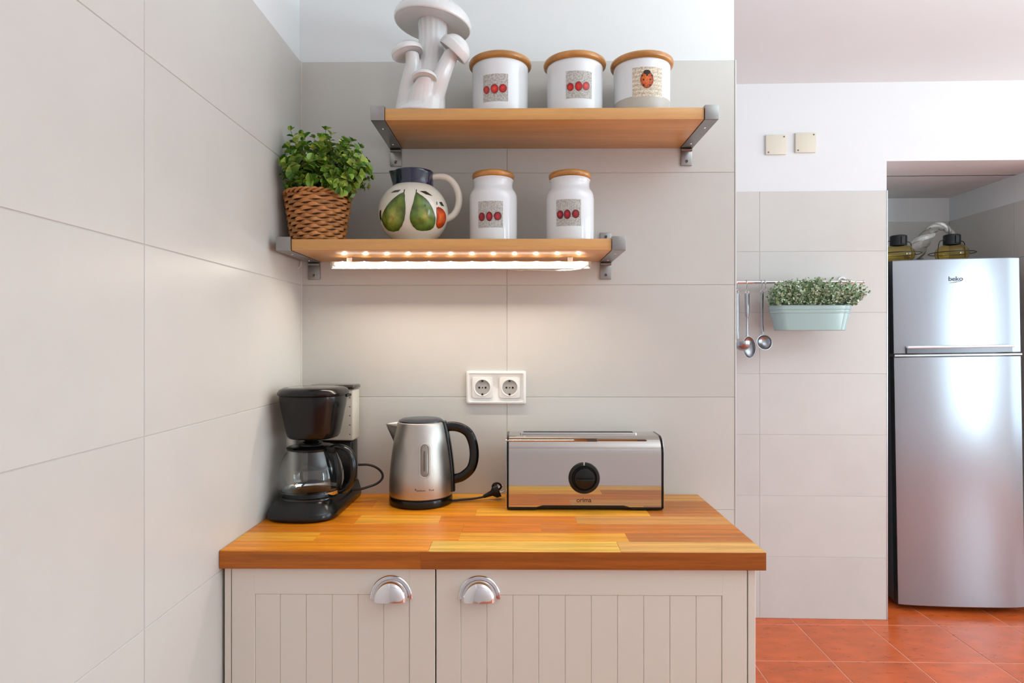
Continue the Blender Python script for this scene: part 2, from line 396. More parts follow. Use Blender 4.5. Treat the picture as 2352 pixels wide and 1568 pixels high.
# ------------------------------------------------------------------ worktop of glued oak staves
WF = F / 1185; WR = PX(1758, 1185); WBZ = PZ(1308, 1185)
wt = thing('worktop', 'thick oiled butcher-block worktop with light and dark oak staves, on the beige cabinets', 'worktop', ((LX + WR) / 2, (WF + BW) / 2, WBZ))
OR = (240, 146, 14); OD = (226, 128, 10); YE = (246, 192, 80); LT = (244, 166, 44); TN = (220, 150, 70); BR = (198, 114, 34)
rowY = [WF, 1.2876, 1.346, 1.4106, 1.4776, 1.545, 1.615, BW - .001]
rows = [
    ([-.175, .20], [OR, YE, (234, 174, 90)]),
    ([-.4205, -.1226, .227], [LT, OR, LT, BR]),
    ([-.12, .05], [OD, (226, 124, 14), (212, 120, 28)]),
    ([-.368, -.179, .132], [OD, LT, (224, 126, 20), TN]),
    ([-.10, .31], [OR, LT, (202, 116, 34)]),
    ([-.36, .02], [OD, OR, BR]),
    ([-.25, .12, .30], [OR, LT, OR, TN]),
]
for r, (xs, cols) in enumerate(rows):
    e = [LX + .001] + xs + [WR]
    if r == 0: rowY[0] = WF + .002
    for (x0, x1), c in zip(zip(e, e[1:]), cols):
        y0, y1 = rowY[r], rowY[r + 1]
        bm = nbm(); box(bm, x0 - (x0 + x1) / 2, x1 - (x0 + x1) / 2, -(y1 - y0) / 2, (y1 - y0) / 2, WBZ - WT, 0, bev=.0005)
        if r == 0:
            es = [ed for ed in bm.edges if all(v.co.y < -(y1 - y0) / 2 + .001 and v.co.z > -.001 for v in ed.verts)]
            bmesh.ops.bevel(bm, geom=es, offset=.0015, segments=2, affect='EDGES')
        o = obj('stave', bm, WORKWOOD, smooth=False, color=lin(c))
        o.parent = wt; o.location = Vector(((x0 + x1) / 2, (y0 + y1) / 2, WT)) - wt.location

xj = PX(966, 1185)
for x0, x1, c in ((LX + .001, xj, (178, 96, 10)), (xj, WR, (168, 88, 12))):  # front lipping; its dark brown partly holds the shade of the front face
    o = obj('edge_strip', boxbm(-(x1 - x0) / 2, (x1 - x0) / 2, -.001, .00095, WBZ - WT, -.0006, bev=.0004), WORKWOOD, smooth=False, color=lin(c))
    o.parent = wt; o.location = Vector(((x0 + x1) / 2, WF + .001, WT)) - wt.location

# ------------------------------------------------------------------ base cabinets
CF = F / 1174; CS_ = 1174
def cab(name, label, px0, px1, side, door0, door1, grooves, hx, hinge_group):
    x0, x1 = PX(px0, CS_), PX(px1, CS_)
    dt = .019
    t = thing(name, label, 'cabinet', ((x0 + x1) / 2, (CF + BW) / 2, 0), group=None)
    obj('body', boxbm(PX(door0, CS_) + .0005, PX(door1, CS_) - .0005, CF + dt + .002, BW - .012, .1, WBZ - .001, bev=.001), CAB, t)
    obj('plinth', boxbm(x0, x1, CF + .06, CF + .076, 0.001, .1), CAB, t)
    sx0, sx1 = side
    obj('end_panel', boxbm(PX(sx0, CS_), PX(sx1, CS_), CF + .001, BW - .012, .02, WBZ - .001, bev=.001), CAB, t)
    dx0, dx1 = PX(door0, CS_) + .0008, PX(door1, CS_) - .0008
    dz0, dz1 = .105, WBZ - .003
    pz1 = PZ(1366, CS_); pz0 = dz0 + .06
    g = [PX(p, CS_) for p in grooves]
    fr = nbm()
    box(fr, dx0, g[0], CF, CF + dt, dz0, dz1, bev=.0012, seg=2)
    box(fr, g[-1], dx1, CF, CF + dt, dz0, dz1, bev=.0012, seg=2)
    box(fr, g[0] - .001, g[-1] + .001, CF, CF + dt, pz1, dz1, bev=.0006)
    box(fr, g[0] - .001, g[-1] + .001, CF, CF + dt, dz0, pz0, bev=.0006)
    box(fr, g[0] - .001, g[-1] + .001, CF + .0026, CF + dt, dz0 + .01, dz1 - .01)
    d = obj('door', fr, CAB, t, smooth=False)
    for a, b in zip(g, g[1:]):
        obj('plank', boxbm(a + .0003, b - .0003, CF + .0010, CF + .009, pz0 + .0003, pz1 - .0003, bev=.0008), CAB, d, smooth=False)
    # cup pull: half-revolved chrome shell, open below
    cx = PX(hx, CS_); cz = PZ(1370, CS_); h = nbm()
    prof = [(.0418, .0), (.0418, .0022), (.0405, .0036), (.0385, .0038), (.037, .0024), (.0358, .0026), (.0348, .0042), (.0342, .0095), (.0325, .0155), (.029, .0202), (.0225, .0232), (.012, .0246), (.0004, .025)]
    pin = [(max(r - .0012, .0002), max(dp - .0012, .0001)) for r, dp in prof][::-1]
    def half(pr):
        out = []
        for r, dp in pr:
            out.append([Vector((cx + r * math.cos(a), CF - dp, cz - .004 + r * 1.1 * math.sin(a) * (1 if a > .01 and a < PI - .01 else 1))) for a in [PI * q / 36 for q in range(37)]])
        return out
    loft(h, half(prof) + half(pin), close=False, cap0=False, cap1=False)
    obj('handle', h, CHROME, d, ang=.5, label='chrome cup pull handle')
    return t
cab('base_cabinet', 'narrow beige base cabinet against the left wall, door with chrome cup pull', 512, 1000, (512, 527), 528, 1000, [583, 641, 701, 761, 821, 880, 940], 898, None)
cab('base_cabinet', 'wide beige base cabinet with ten grooved door boards, under the toaster', 1000, 1734, (1717, 1734), 1001, 1715, [1058, 1118, 1178, 1237, 1298, 1358, 1418, 1478, 1538, 1598, 1657], 1101, None)

# ------------------------------------------------------------------ wall shelves
SF = F / 987.5
def shelf(label, wx0, wx1, bl, br, ytop, ybot, group):
    z1, z0 = PZ(ytop, 987.5), PZ(ybot, 987.5)
    x0, x1 = PX(wx0, 987.5), PX(wx1, 987.5)
    t = thing('wall_shelf', label, 'shelf', ((x0 + x1) / 2, BW, z0), group=group)
    obj('board', boxbm(x0 + .0005, x1 - .0005, SF, BW - .001, z0, z1, bev=.0012, seg=2), SHELFWOOD, t)
    for s_, (a, b) in ((-1, bl), (1, br)):
        bx0, bx1 = PX(a, 987.5), PX(b, 987.5)
        bm = nbm()
        inner, outer = (bx1, bx0) if s_ < 0 else (bx0, bx1)
        # U-shaped aluminium arm: side, thin top and bottom webs and front face
        box(bm, bx0, bx1, SF - .003, BW - .0008, z0 - .0015, z0 + .0022, bev=.0008)
        box(bm, bx0, bx1, SF - .003, BW - .0008, z1 + .002, z1 + .005, bev=.0008)
        box(bm, bx0, bx1, SF - .004, SF + .0, z0 - .0015, z1 + .005, bev=.0012, seg=2)
        so = min(inner, inner - s_ * -.003); 
        box(bm, min(inner, inner + s_ * .003), max(inner, inner + s_ * .003), SF - .002, BW - .001, z0 - .001, z1 + .004, bev=.0006)
        box(bm, min(outer, outer - s_ * .003), max(outer, outer - s_ * .003), SF - .002, BW - .001, z0 - .001, z1 + .004, bev=.0006)
        br_ = obj('bracket', bm, ALU, t)
        wp = nbm(); w0, w1 = bx0 + .001, bx1 - .001
        box(wp, w0, w1, BW - .005, BW - .0006, z0 - .047, z0 - .002, bev=.0014, seg=2)
        tube(wp, [(w0 + .001, BW - .0058, z0 - .006), (w1 - .001, BW - .0058, z0 - .006)], .0035, 10)
        obj('wall_plate', wp, ALU, br_); wp = nbm()
        box(wp, w0, w1, BW - .005, BW - .0006, z1 + .004, z1 + .051, bev=.0014, seg=2)
        obj('wall_plate', wp, ALU, br_)
        for zz in (z0 - .036, z1 + .040):
            sc = nbm(); M = Matrix.Translation(((w0 + w1) / 2, BW - .0052, zz)) @ Matrix.Rotation(PI / 2, 4, 'X')
            lathe(sc, [(.0001, .0022), (.0015, .0004), (.0032, .0022), (.0042, .0012), (.0042, 0)], seg=16, M=M)
            obj('screw', sc, ALUD, br_)
        for q in (.25, .8):
            sc = nbm(); y = SF + (BW - SF) * q
            M = Matrix.Translation(((bx0 + bx1) / 2, y, z0 - .0014)) @ Matrix.Rotation(PI, 4, 'X')
            lathe(sc, [(.0001, .0016), (.002, .0016), (.0026, 0)], seg=14, M=M)
            obj('screw', sc, CHROME, br_)
    return z1, z0, x0, x1
UZ, UZ0, UX0, UX1 = shelf('upper beech wall shelf carrying the mushroom figurine and three round canisters', 883, 1617, (851, 883), (1617, 1649), 248, 275, 'beech wall shelves on aluminium brackets')
LZ, LZ0, LX0, LX1 = shelf('lower beech wall shelf with the lit strip below it, carrying plant, jug and jars', 667, 1405, (633, 667), (1405, 1437), 548, 574, 'beech wall shelves on aluminium brackets')

# LED bar under the lower shelf
sl = 918; yb = F / sl
lx0, lx1 = PX(757, sl), PX(1356, sl); lz1, lz0 = PZ(600.5, sl), PZ(612, sl); lzc = (lz0 + lz1) / 2
lt = thing('led_light_bar', 'slim clear lit strip light below the lower shelf with a row of bright dots', 'light', ((lx0 + lx1) / 2, yb + .008, LZ0 - .001))
bm = nbm(); box(bm, lx0, lx1, yb + .004, yb + .012, lz1 - .001, lz1 + .0012, bev=.0005); box(bm, lx0, lx1, yb + .009, yb + .012, lz0 - .004, lz1, bev=.0005)
obj('housing', bm, WPLAST, lt)
bm = nbm(); box(bm, lx0 + .009, lx1 - .004, yb, yb + .0085, lz0 + .0035, lz1 - .0015, bev=.003, seg=3); obj('diffuser', bm, LEDBAR, lt)
for px in (757, 1352):
    x = PX(px, sl); obj('end_cap', boxbm(x - .001, x + .007, yb - .001, yb + .012, lz0 - .001, lz1 + .001, bev=.002, seg=2), mat('clear_cap', (225, 220, 210), .2, trans=.5), lt)
for q in range(12):
    x = PX(786 + 49.7 * q, sl); bm = nbm()
    M = Matrix.Translation((x, yb - .0006, lzc + .003)) @ Matrix.Rotation(PI / 2, 4, 'X')
    lathe(bm, [(.0001, .0015), (.0028, .0013), (.0042, 0)], seg=14, M=M); obj('led', bm, LED, lt)
for px in (800, 1310):
    x = PX(px, sl); obj('clip', boxbm(x - .006, x + .006, yb + .003, yb + .011, lz1, LZ0 - .0012, bev=.001), WPLAST, lt)
cb = [P(1354, 606, 914), P(1342, 614, 922), P(1325, 619, 920), P(1290, 620.5, 912), P(1250, 620, 905), P(1210, 619, 898), P(1195, 620.5, 895), P(1180, 618.5, 892), P(1140, 616, 886), P(1090, 612, 880), P(1040, 606, 876)]
bm = nbm(); tube(bm, spline(cb, 5), .0016, 8); obj('cable', bm, WPLAST, lt)
cb2 = [P(671, 590, 872), P(671.5, 601, 872), P(677, 612, 870), P(683, 616, 868), P(690, 610, 862), P(691, 600, 861)]
bm = nbm(); tube(bm, spline(cb2, 6), .0016, 8); obj('cable', bm, WPLAST, lt)
lg = bpy.data.lights.new('led_glow', 'AREA'); lg.shape = 'RECTANGLE'; lg.size = lx1 - lx0 - .02; lg.size_y = .006; lg.energy = 1.8; lg.color = (1, .91, .77); lg.spread = math.radians(165)
lgo = bpy.data.objects.new('led_strip_light', lg); COL.objects.link(lgo); lgo.location = ((lx0 + lx1) / 2, yb + .0035, lz0 + .0028); lgo.rotation_euler = (math.radians(-7), 0, 0)

# ------------------------------------------------------------------ surfaces of revolution with prints
def rev_hit(px, py, cx, cy, Rz):
    d = ray(px, py); o = Vector((0, 0, EYE)); d.normalize()
    t = 1.2
    while t < 2.2:
        p = o + d * t
        if math.hypot(p.x - cx, p.y - cy) <= Rz(p.z): break
        t += .0005
    p = o + d * t
    return math.atan2(p.y - cy, p.x - cx), p.z
def interp(prof):
    pr = sorted((z, r) for r, z in prof)
    def f(z):
        if z <= pr[0][0] or z >= pr[-1][0]: return 0
        for (z0, r0), (z1, r1) in zip(pr, pr[1:]):
            if z0 <= z <= z1: return r0 + (r1 - r0) * (z - z0) / max(z1 - z0, 1e-9)
        return 0
    return f
def patch(bm, cx, cy, Rz, poly, cen, cols, off, col_layer, rings=4, mat=0, sub=3):
    """poly of (angle, z) laid on the surface; cols outer -> inner"""
    pts = []
    n = len(poly)
    for i in range(n):
        for q in range(sub):
            a, b = poly[i], poly[(i + 1) % n]; pts.append((a[0] + (b[0] - a[0]) * q / sub, a[1] + (b[1] - a[1]) * q / sub))
    vs = []
    for k_ in range(rings):
        f = 1 - k_ / rings; ring = []
        for a, z in pts:
            aa = cen[0] + (a - cen[0]) * f; zz = cen[1] + (z - cen[1]) * f; r = Rz(zz) + off
            ring.append((bm.verts.new((cx + r * math.cos(aa), cy + r * math.sin(aa), zz)), k_ / rings))
        vs.append(ring)
    r = Rz(cen[1]) + off
    cv = (bm.verts.new((cx + r * math.cos(cen[0]), cy + r * math.sin(cen[0]), cen[1])), 1)
    def colat(t):
        x = t * (len(cols) - 1); i = min(int(x), len(cols) - 2); g = x - i
        return [cols[i][j] + (cols[i + 1][j] - cols[i][j]) * g for j in range(4)]
    m = len(pts); fs = []
    for A, B in zip(vs, vs[1:]):
        for i in range(m): fs.append([A[i], A[(i + 1) % m], B[(i + 1) % m], B[i]])
    for i in range(m): fs.append([vs[-1][i], vs[-1][(i + 1) % m], cv])
    for ff in fs:
        f = bm.faces.new([v for v, _ in ff]); f.material_index = mat
        for lp, (_, t) in zip(f.loops, ff): lp[col_layer] = colat(t)
def rectpatch(bm, cx, cy, Rz, a0, a1, z0, z1, col, off, lay, nx=10, nz=6, edge=None):
    g = [[None] * (nz + 1) for _ in range(nx + 1)]
    for i in range(nx + 1):
        for j in range(nz + 1):
            a = a0 + (a1 - a0) * i / nx; z = z0 + (z1 - z0) * j / nz; r = Rz(z) + off
            g[i][j] = bm.verts.new((cx + r * math.cos(a), cy + r * math.sin(a), z))
    for i in range(nx):
        for j in range(nz):
            f = bm.faces.new((g[i][j], g[i + 1][j], g[i + 1][j + 1], g[i][j + 1]))
            c = col
            if edge and j % 2: c = edge
            for lp in f.loops: lp[lay] = c
RED = [lin((120, 14, 14)), lin((196, 30, 24)), lin((226, 60, 44))]
RED2 = [lin((80, 6, 14)), lin((160, 16, 30)), lin((196, 40, 50))]
def fruit_label(c, Rz, x0, x1, y0, y1, tom, red, parent, bug=False):
    cx, cy = c; xm, ym = (x0 + x1) / 2, (y0 + y1) / 2
    a0, _ = rev_hit(x0, ym, cx, cy, Rz); a1, _ = rev_hit(x1, ym, cx, cy, Rz)
    _, z1 = rev_hit(xm, y0, cx, cy, Rz); _, z0 = rev_hit(xm, y1, cx, cy, Rz)
    bm = nbm(); lay = bm.loops.layers.float_color.new('Col')
    if bug: rectpatch(bm, cx, cy, Rz, a0, a1, z0, z1, lin((216, 202, 182)), .0004, lay, 12, 14, lin((203, 184, 160)))
    else: rectpatch(bm, cx, cy, Rz, a0, a1, z0, z1, lin((184, 178, 172)), .0004, lay)
    lb = obj('label', bm, PRINT, parent, label='square printed picture on the white front')
    def ell(px, py, rx, ry, cols, off, nm='printed_fruit', k=16, rings=3):
        A = [rev_hit(px + rx * math.cos(2 * PI * i / k), py + ry * math.sin(2 * PI * i / k), cx, cy, Rz) for i in range(k)]
        b = nbm(); l2 = b.loops.layers.float_color.new('Col')
        patch(b, cx, cy, Rz, A, rev_hit(px - rx * .15, py - ry * .15, cx, cy, Rz), cols, off, l2, rings, sub=1)
        obj(nm, b, PAINT if nm == 'printed_fruit' else PRINT, lb)
    for px, py, rx, ry in tom: ell(px, py, rx, ry, red, .0009)
    if bug:
        OG = [lin((150, 60, 20)), lin((214, 96, 34)), lin((226, 118, 50))]; BK = [lin((40, 24, 16))] * 2
        mx, my = x0 + .49 * (x1 - x0), y0 + .44 * (y1 - y0)
        ell(mx, my, 15, 20, OG, .0009, 'printed_beetle'); ell(mx, my - 17, 8, 5.5, BK, .0012, 'printed_spot')
        for dx, dy in ((-7.5, 0), (7.5, 0), (-7, 13), (7, 13), (0, -10), (-11, -9), (11, -9)): ell(mx + dx, my + dy, 1.9, 2.2, BK, .0012, 'printed_spot', 8, 1)

# ------------------------------------------------------------------ canisters on the upper shelf
def canister(label, px, x0, x1, y0, y1, tom, bug=False, lidtop=118):
    s = 916; c = P(px, 200, s); cx, cy = c.x, c.y
    h = .1385
    t = thing('canister', label, 'canister', (cx, cy, UZ + .0005), group='white canisters on the upper shelf')
    pr = [(.0001, UZ + .0008), (.064, UZ + .0008), (.0675, UZ + .004), (.0692, UZ + .015), (.0695, UZ + .05), (.0697, UZ + h - .012), (.0705, UZ + h - .003), (.0695, UZ + h), (.066, UZ + h), (.0655, UZ + .006), (.0001, UZ + .006)]
    bm = nbm(); lathe(bm, pr, (cx, cy, 0), 64); obj('body', bm, WHITEC, t, ang=.9)
    zl = UZ + h; th = .0165
    bm = nbm(); lathe(bm, [(.0001, zl + .0005), (.0745, zl + .0005), (.0775, zl + .004), (.0784, zl + .009), (.077, zl + .0135), (.073, zl + th), (.0001, zl + th)], (cx, cy, 0), 64)
    obj('lid', bm, LIDWOOD, t, ang=.9, label='round varnished wooden lid')
    bm = nbm(); lathe(bm, [(.0001, zl - .012), (.0655, zl - .012), (.0657, zl - .002), (.0685, zl), (.0001, zl)], (cx, cy, 0), 48); obj('seal', bm, mat('seal', (225, 222, 215), .3, trans=.2), t)
    Rz = interp(pr[1:7])
    fruit_label((cx, cy), Rz, x0, x1, y0, y1, tom, RED, t, bug)
    if bug:
        bm = nbm(); lay = bm.loops.layers.float_color.new('Col'); zb = 1.9505
        rectpatch(bm, cx, cy, Rz, -PI + .02, -.02, UZ + .006, zb, lin((190, 182, 172)), .0003, lay, 40, 3); obj('base_band', bm, printed('band', .12, .02), t, label='grey beige band round the foot')
canister('white canister with wooden lid and red fruit label, next to the mushroom figurine', 1149, 1110, 1167, 169, 232, [(1118, 207, 7, 9.5), (1136, 204, 9, 11), (1155, 203, 9, 10)])
canister('white canister with wooden lid and red fruit label, middle of three on upper shelf', 1320, 1300, 1359, 162, 225, [(1310, 200, 8, 9.5), (1329, 198, 8.5, 11), (1346, 198, 8, 10)])
canister('white canister with ladybird picture and grey band at its foot', 1474, 1453, 1520, 153, 221, [], True)

# ------------------------------------------------------------------ storage jars on the lower shelf
def jar(label, px, x0, x1, y0, y1, tom):
    s = 918; c = P(px, 480, s); cx, cy = c.x, c.y; z0 = LZ + .0006
    t = thing('storage_jar', label, 'jar', (cx, cy, z0), group='white jars on the lower shelf')
    pr = [(.0001, z0), (.055, z0), (.0585, z0 + .004), (.0595, z0 + .012), (.0598, z0 + .11), (.0592, z0 + .122), (.0565, z0 + .1305), (.052, z0 + .1365), (.0490, z0 + .143), (.0485, z0 + .152), (.0495, z0 + .158), (.051, z0 + .161), (.050, z0 + .163), (.045, z0 + .163), (.045, z0 + .14), (.0001, z0 + .135)]
    bm = nbm(); lathe(bm, pr, (cx, cy, 0), 64); obj('body', bm, WHITEC, t, ang=.9)
    zl = z0 + .1635
    bm = nbm(); lathe(bm, [(.0001, zl), (.049, zl), (.0520, zl + .003), (.0532, zl + .0075), (.0525, zl + .012), (.0495, zl + .0148), (.0001, zl + .0148)], (cx, cy, 0), 56)
    obj('lid', bm, LIDWOOD, t, ang=.9, label='round varnished wooden lid')
    fruit_label((cx, cy), interp(pr[1:6]), x0, x1, y0, y1, tom, RED2, t)
jar('tall white lidded jar with red fruit label, beside the painted jug', 1133, 1099, 1155, 461, 522, [(1107, 498, 7, 10), (1124, 497, 7.5, 11), (1143, 496, 9, 10)])
jar('tall white lidded jar with red fruit label, near the shelf end bracket', 1309, 1278, 1334, 457, 518, [(1287, 493, 7.5, 10), (1303, 492, 8, 11), (1322, 491, 8.5, 10)])

# ------------------------------------------------------------------ painted jug
s = 922; c = P(950, 480, s); cx, cy = c.x, c.y; z0 = LZ + .0006
jg = thing('jug', 'round cream jug painted with two green pears, navy collar and curved handle', 'jug', (cx, cy, z0))
rb = .0865; zc = PZ(491, s)
pr = [(.0001, z0), (.05, z0), (.056, z0 + .003)]
for i in range(3, 24):
    a = -1.15 + (i - 3) / 20 * (1.15 + 1.02); r = rb * math.cos(a) * (1.0)
    z = zc + .081 * math.sin(a)
    if z > z0 + .006: pr.append((r, z))
ztop = pr[-1][1]
pr.append((.0475, PZ(430, 945)))
bm = nbm(); lathe(bm, pr + [(.046, PZ(430, 945)), (.044, zc + .06), (.06, zc + .04), (.0001, z0 + .01)], (cx, cy, 0), 64); obj('body', bm, CREAM, jg, ang=.9)
JR = interp(pr[1:])
zk = PZ(430, 945)
bm = nbm(); kp = [(.0485, zk - .006), (.0500, zk), (.0488, zk + .018), (.0493, zk + .040), (.0500, zk + .0445), (.049, zk + .0462), (.0465, zk + .045), (.0465, zk - .002)]
vr = lathe(bm, kp, (cx, cy, 0), 64)
for ring in vr:                     # pull a pouring lip to the left
    for v in ring:
        dx, dy = v.co.x - cx, v.co.y - cy; a = math.atan2(dy, dx) ; da = abs((a - (-PI * .96) + PI) % (2 * PI) - PI)
        if da < .38 and v.co.z > zk + .005:
            k_ = (1 - da / .38) ** 1.2 * min(1, (v.co.z - zk - .005) / .04); v.co.x -= .0125 * k_; v.co.z += .003 * k_
obj('collar', bm, NAVY, jg, ang=.9, label='glossy navy blue collar')
hp = [P(991, 408, s), P(1008, 405, s), P(1028, 409, s), P(1045, 425, s), P(1054, 450, s), P(1052, 475, s), P(1042, 493, s), P(1028, 502, s), P(1016, 505, s)]
hp[0] += Vector((-.004, 0, 0)); bm = nbm(); hs = spline(hp, 6)
tube(bm, hs, [.0075 + .0012 * math.sin(PI * i / (len(hs) - 1)) for i in range(len(hs))], 14); obj('handle', bm, CREAM, jg)
GR = [lin((62, 84, 20)), lin((108, 124, 40)), lin((132, 144, 56)), lin((188, 170, 72))]
G2 = [lin((56, 80, 22)), lin((96, 118, 46)), lin((112, 134, 58)), lin((170, 160, 80))]
def decal(nm, px, cen, cols, off=.0006, rings=5):
    poly = [rev_hit(x, y, cx, cy, JR) for x, y in px]; b = nbm(); l = b.loops.layers.float_color.new('Col')
    patch(b, cx, cy, JR, poly, rev_hit(cen[0], cen[1], cx, cy, JR), cols, off, l, rings); obj(nm, b, PAINT, jg)
def smooth2(p): return [(v.x, v.y) for v in spline([Vector((a, b, 0)) for a, b in p], 2, closed=True)]
decal('painted_pear', smooth2([(928, 441), (930, 458), (931.6, 477), (929, 505), (916, 530), (893, 530), (880.6, 515), (878, 497), (888, 474), (906, 454)]), (902, 502), GR)
decal('painted_pear', smooth2([(955, 442), (964, 446), (978, 456), (990, 472), (1000, 500), (995, 523), (980, 530), (957, 528), (943, 510), (942, 490), (949.5, 464)]), (978, 495), G2)
OGR = [lin((150, 40, 12)), lin((222, 84, 28)), lin((236, 120, 52))]
decal('painted_orange', smooth2([(1002, 477), (1012, 477), (1022, 488), (1024, 504), (1017, 520), (1006, 525), (1001, 515), (1003, 498)]), (1012, 500), OGR, rings=4)
DK = [lin((30, 34, 20)), lin((56, 60, 40))]
for pp in ([(898, 442.5), (908, 437), (921, 435.5), (914, 441)], [(964, 438.5), (978, 439), (993, 450), (978, 446)], [(1008, 464), (1014, 463.5), (1019.5, 474), (1013, 472)], [(873, 484), (876, 482), (878.5, 510), (877.5, 524), (874, 508)]):
    decal('painted_leaf', pp, (sum(p[0] for p in pp) / len(pp), sum(p[1] for p in pp) / len(pp)), DK, .0009, 2)
for pp in ([(927, 443), (929, 443), (930.5, 435), (928.5, 435)], [(955, 444), (957, 443), (957.5, 435), (955.5, 435)], [(1002.5, 470), (1004, 470), (1003.5, 463), (1002, 463)]):
    decal('painted_stalk', pp, (sum(p[0] for p in pp) / 4, sum(p[1] for p in pp) / 4), DK, .0009, 1)

# ------------------------------------------------------------------ plant in a wicker basket
s = 924; c = P(731, 500, s); cx, cy = c.x, c.y; z0 = LZ + .0006
pl = thing('potted_plant', 'bushy green plant with round leaves in a brown wicker basket, lower shelf', 'plant', (cx, cy, z0))
HB = .124
def BRr(z): return .0605 + (.0785 - .0605) * (z - z0) / HB
bm = nbm(); lathe(bm, [(.0001, z0 + .001), (.0575, z0 + .001), (.0745, z0 + HB - .004), (.071, z0 + HB - .004), (.070, z0 + HB - .014), (.0001, z0 + HB - .014)], (cx, cy, 0), 44, mat=0)
bk = obj('basket', bm, WICKD, pl, ang=.9, label='dark inside of the woven basket')
NW = 13
for k_ in range(NW):
    bm = nbm(); zc_ = z0 + .006 + (HB - .014) * (k_ + .5) / NW; rings = []
    n = 154; ph = PI * k_ + R.uniform(-.15, .15)
    for i in range(n):
        th = 2 * PI * i / n; wv = math.cos(11 * th + ph)
        tilt = .0011 * math.sin(11 * th + ph) + .0006 * math.sin(5 * th + k_)
        rad = BRr(zc_) + .0001 + .0036 * wv; hh = .0047 * (.84 + .20 * wv); dd = .0018
        pts = []
        for q in range(8):
            a = 2 * PI * q / 8; rr = rad + dd * math.cos(a); pts.append((cx + rr * math.cos(th), cy + rr * math.sin(th), zc_ + tilt + hh * math.sin(a)))
        rings.append(pts)
    rings.append(rings[0]); vr = loft(bm, rings, cap0=False, cap1=False); bmesh.ops.remove_doubles(bm, verts=vr[0] + vr[-1], dist=1e-6)
    obj('woven_strand', bm, WICK, bk)
for q in range(2):
    bm = nbm(); pts = []
    for i in range(160):
        th = 2 * PI * i / 160; a = 15 * th + q * PI
        pts.append((cx + (.0775 + .0036 * math.cos(a)) * math.cos(th), cy + (.0775 + .0036 * math.cos(a)) * math.sin(th), z0 + HB - .003 + .0036 * math.sin(a)))
    tube(bm, pts, .0032, 8, closed=True); obj('rim_strand', bm, WICK, bk)
# leaves in opposite pairs on branching stems
def leafmesh(L_, W_, cup):
    bm = nbm(); rows_ = [(0, .18), (.16, .78), (.42, 1), (.72, .92), (.93, .52)]
    vs = []
    for t, w_ in rows_:
        vs.append([bm.verts.new((x * w_ * W_ / 2, t * L_, cup * (abs(x) * w_ * W_ * .35) - .12 * L_ * t * t)) for x in (-1, 0, 1)])
    tip = bm.verts.new((0, L_, -.13 * L_))
    for a, b in zip(vs, vs[1:]):
        for i in range(2): bm.faces.new((a[i], a[i + 1], b[i + 1], b[i]))
    bm.faces.new((vs[-1][0], vs[-1][1], tip)); bm.faces.new((vs[-1][1], vs[-1][2], tip))
    return bm
lm = []
for L_, W_, cu in ((.0215, .0200, .9), (.0185, .0165, 1.2), (.0135, .0115, .6)):
    o = obj('leaf', leafmesh(L_, W_, cu), LEAF, pl, local=True); lm.append(o)
used = set(); nleaf = 0; extra = nbm(); stems = nbm()
base = Vector((cx, cy, z0 + HB - .02))
SR = random.Random(21)
xr_ = random.Random(77)
tips = [(668, 300), (692, 312), (748, 300), (760, 310), (722, 318), (808, 325), (828, 340), (842, 372), (850, 408), (842, 430), (640, 352), (646, 372), (648, 402), (656, 424), (664, 395), (690, 345), (720, 345), (755, 340), (785, 335), (810, 365), (820, 400), (812, 425), (790, 435), (765, 440), (740, 425), (715, 415), (690, 408), (680, 375), (705, 370), (735, 368), (765, 372), (792, 372), (770, 405), (745, 395), (720, 392), (795, 400), (700, 430), (672, 435), (735, 345), (775, 355), (665, 340), (835, 395), (800, 445), (756, 380)]
for q in range(26):
    a = xr_.uniform(0, 2 * PI); r_ = math.sqrt(xr_.random()); tips.append((745 + 95 * r_ * math.cos(a), 378 + 58 * r_ * math.sin(a)))
tips += [(700, 318), (735, 318), (790, 335), (815, 350), (680, 330), (655, 370), (840, 388)]
cands = []
for ti, (tx, ty) in enumerate(tips):
    depth = -.062 * SR.uniform(.2, 1.25) if ti > 15 else SR.uniform(-.045, .035)
    tp = P(tx, ty, F / (F / s + depth)); tp.x = max(tp.x, LX + .012)
    b0 = base + Vector(((tp.x - cx) * .35, (tp.y - cy) * .4, 0))
    mid = b0.lerp(tp, .5) + Vector((0, 0, .02))
    path = spline([b0, mid, tp], 8); tube(stems, path, [.0014 - .0009 * i / len(path) for i in range(len(path))], 5)
    nn = 6 if ti <= 15 else 5
    for j in range(nn):
        f = .42 + .58 * j / (nn - 1); i_ = min(int(f * (len(path) - 1)), len(path) - 2); p = path[i_].lerp(path[i_ + 1], f * (len(path) - 1) - i_) if i_ < len(path) - 1 else path[-1]
        tg = (path[min(i_ + 1, len(path) - 1)] - path[max(i_ - 1, 0)]).normalized()
        side = tg.cross(Vector((SR.uniform(-1, 1), SR.uniform(-1, 1), .2))).normalized()
        if j % 2: side = tg.cross(side).normalized()
        for sg in (1, -1) if j < nn - 1 else (1, -1, 0):
            dirv = (side * sg + tg * (.45 if j < nn - 1 else .9)).normalized() if sg else (side.cross(tg) + tg * .6).normalized()
            sz = (0 if ti > 15 else 1) if j < nn - 2 else (1 if ti > 15 else 2)
            zax = (tg - dirv * tg.dot(dirv)); zax = zax.normalized() if zax.length > .01 else Vector((0, 0, 1)); xax = dirv.cross(zax)
            M = Matrix((xax, dirv, zax)).transposed().to_4x4() @ Matrix.Scale(SR.uniform(.8, 1.2), 4)
            q = p + dirv * .001; q.x = max(q.x, LX + .006); M.translation = q
            tipx = (M @ Vector((0, .021, 0))).x
            if tipx < LX + .003: continue
            cands.append((sz, M, q.y))
cands.sort(key=lambda t: t[2])
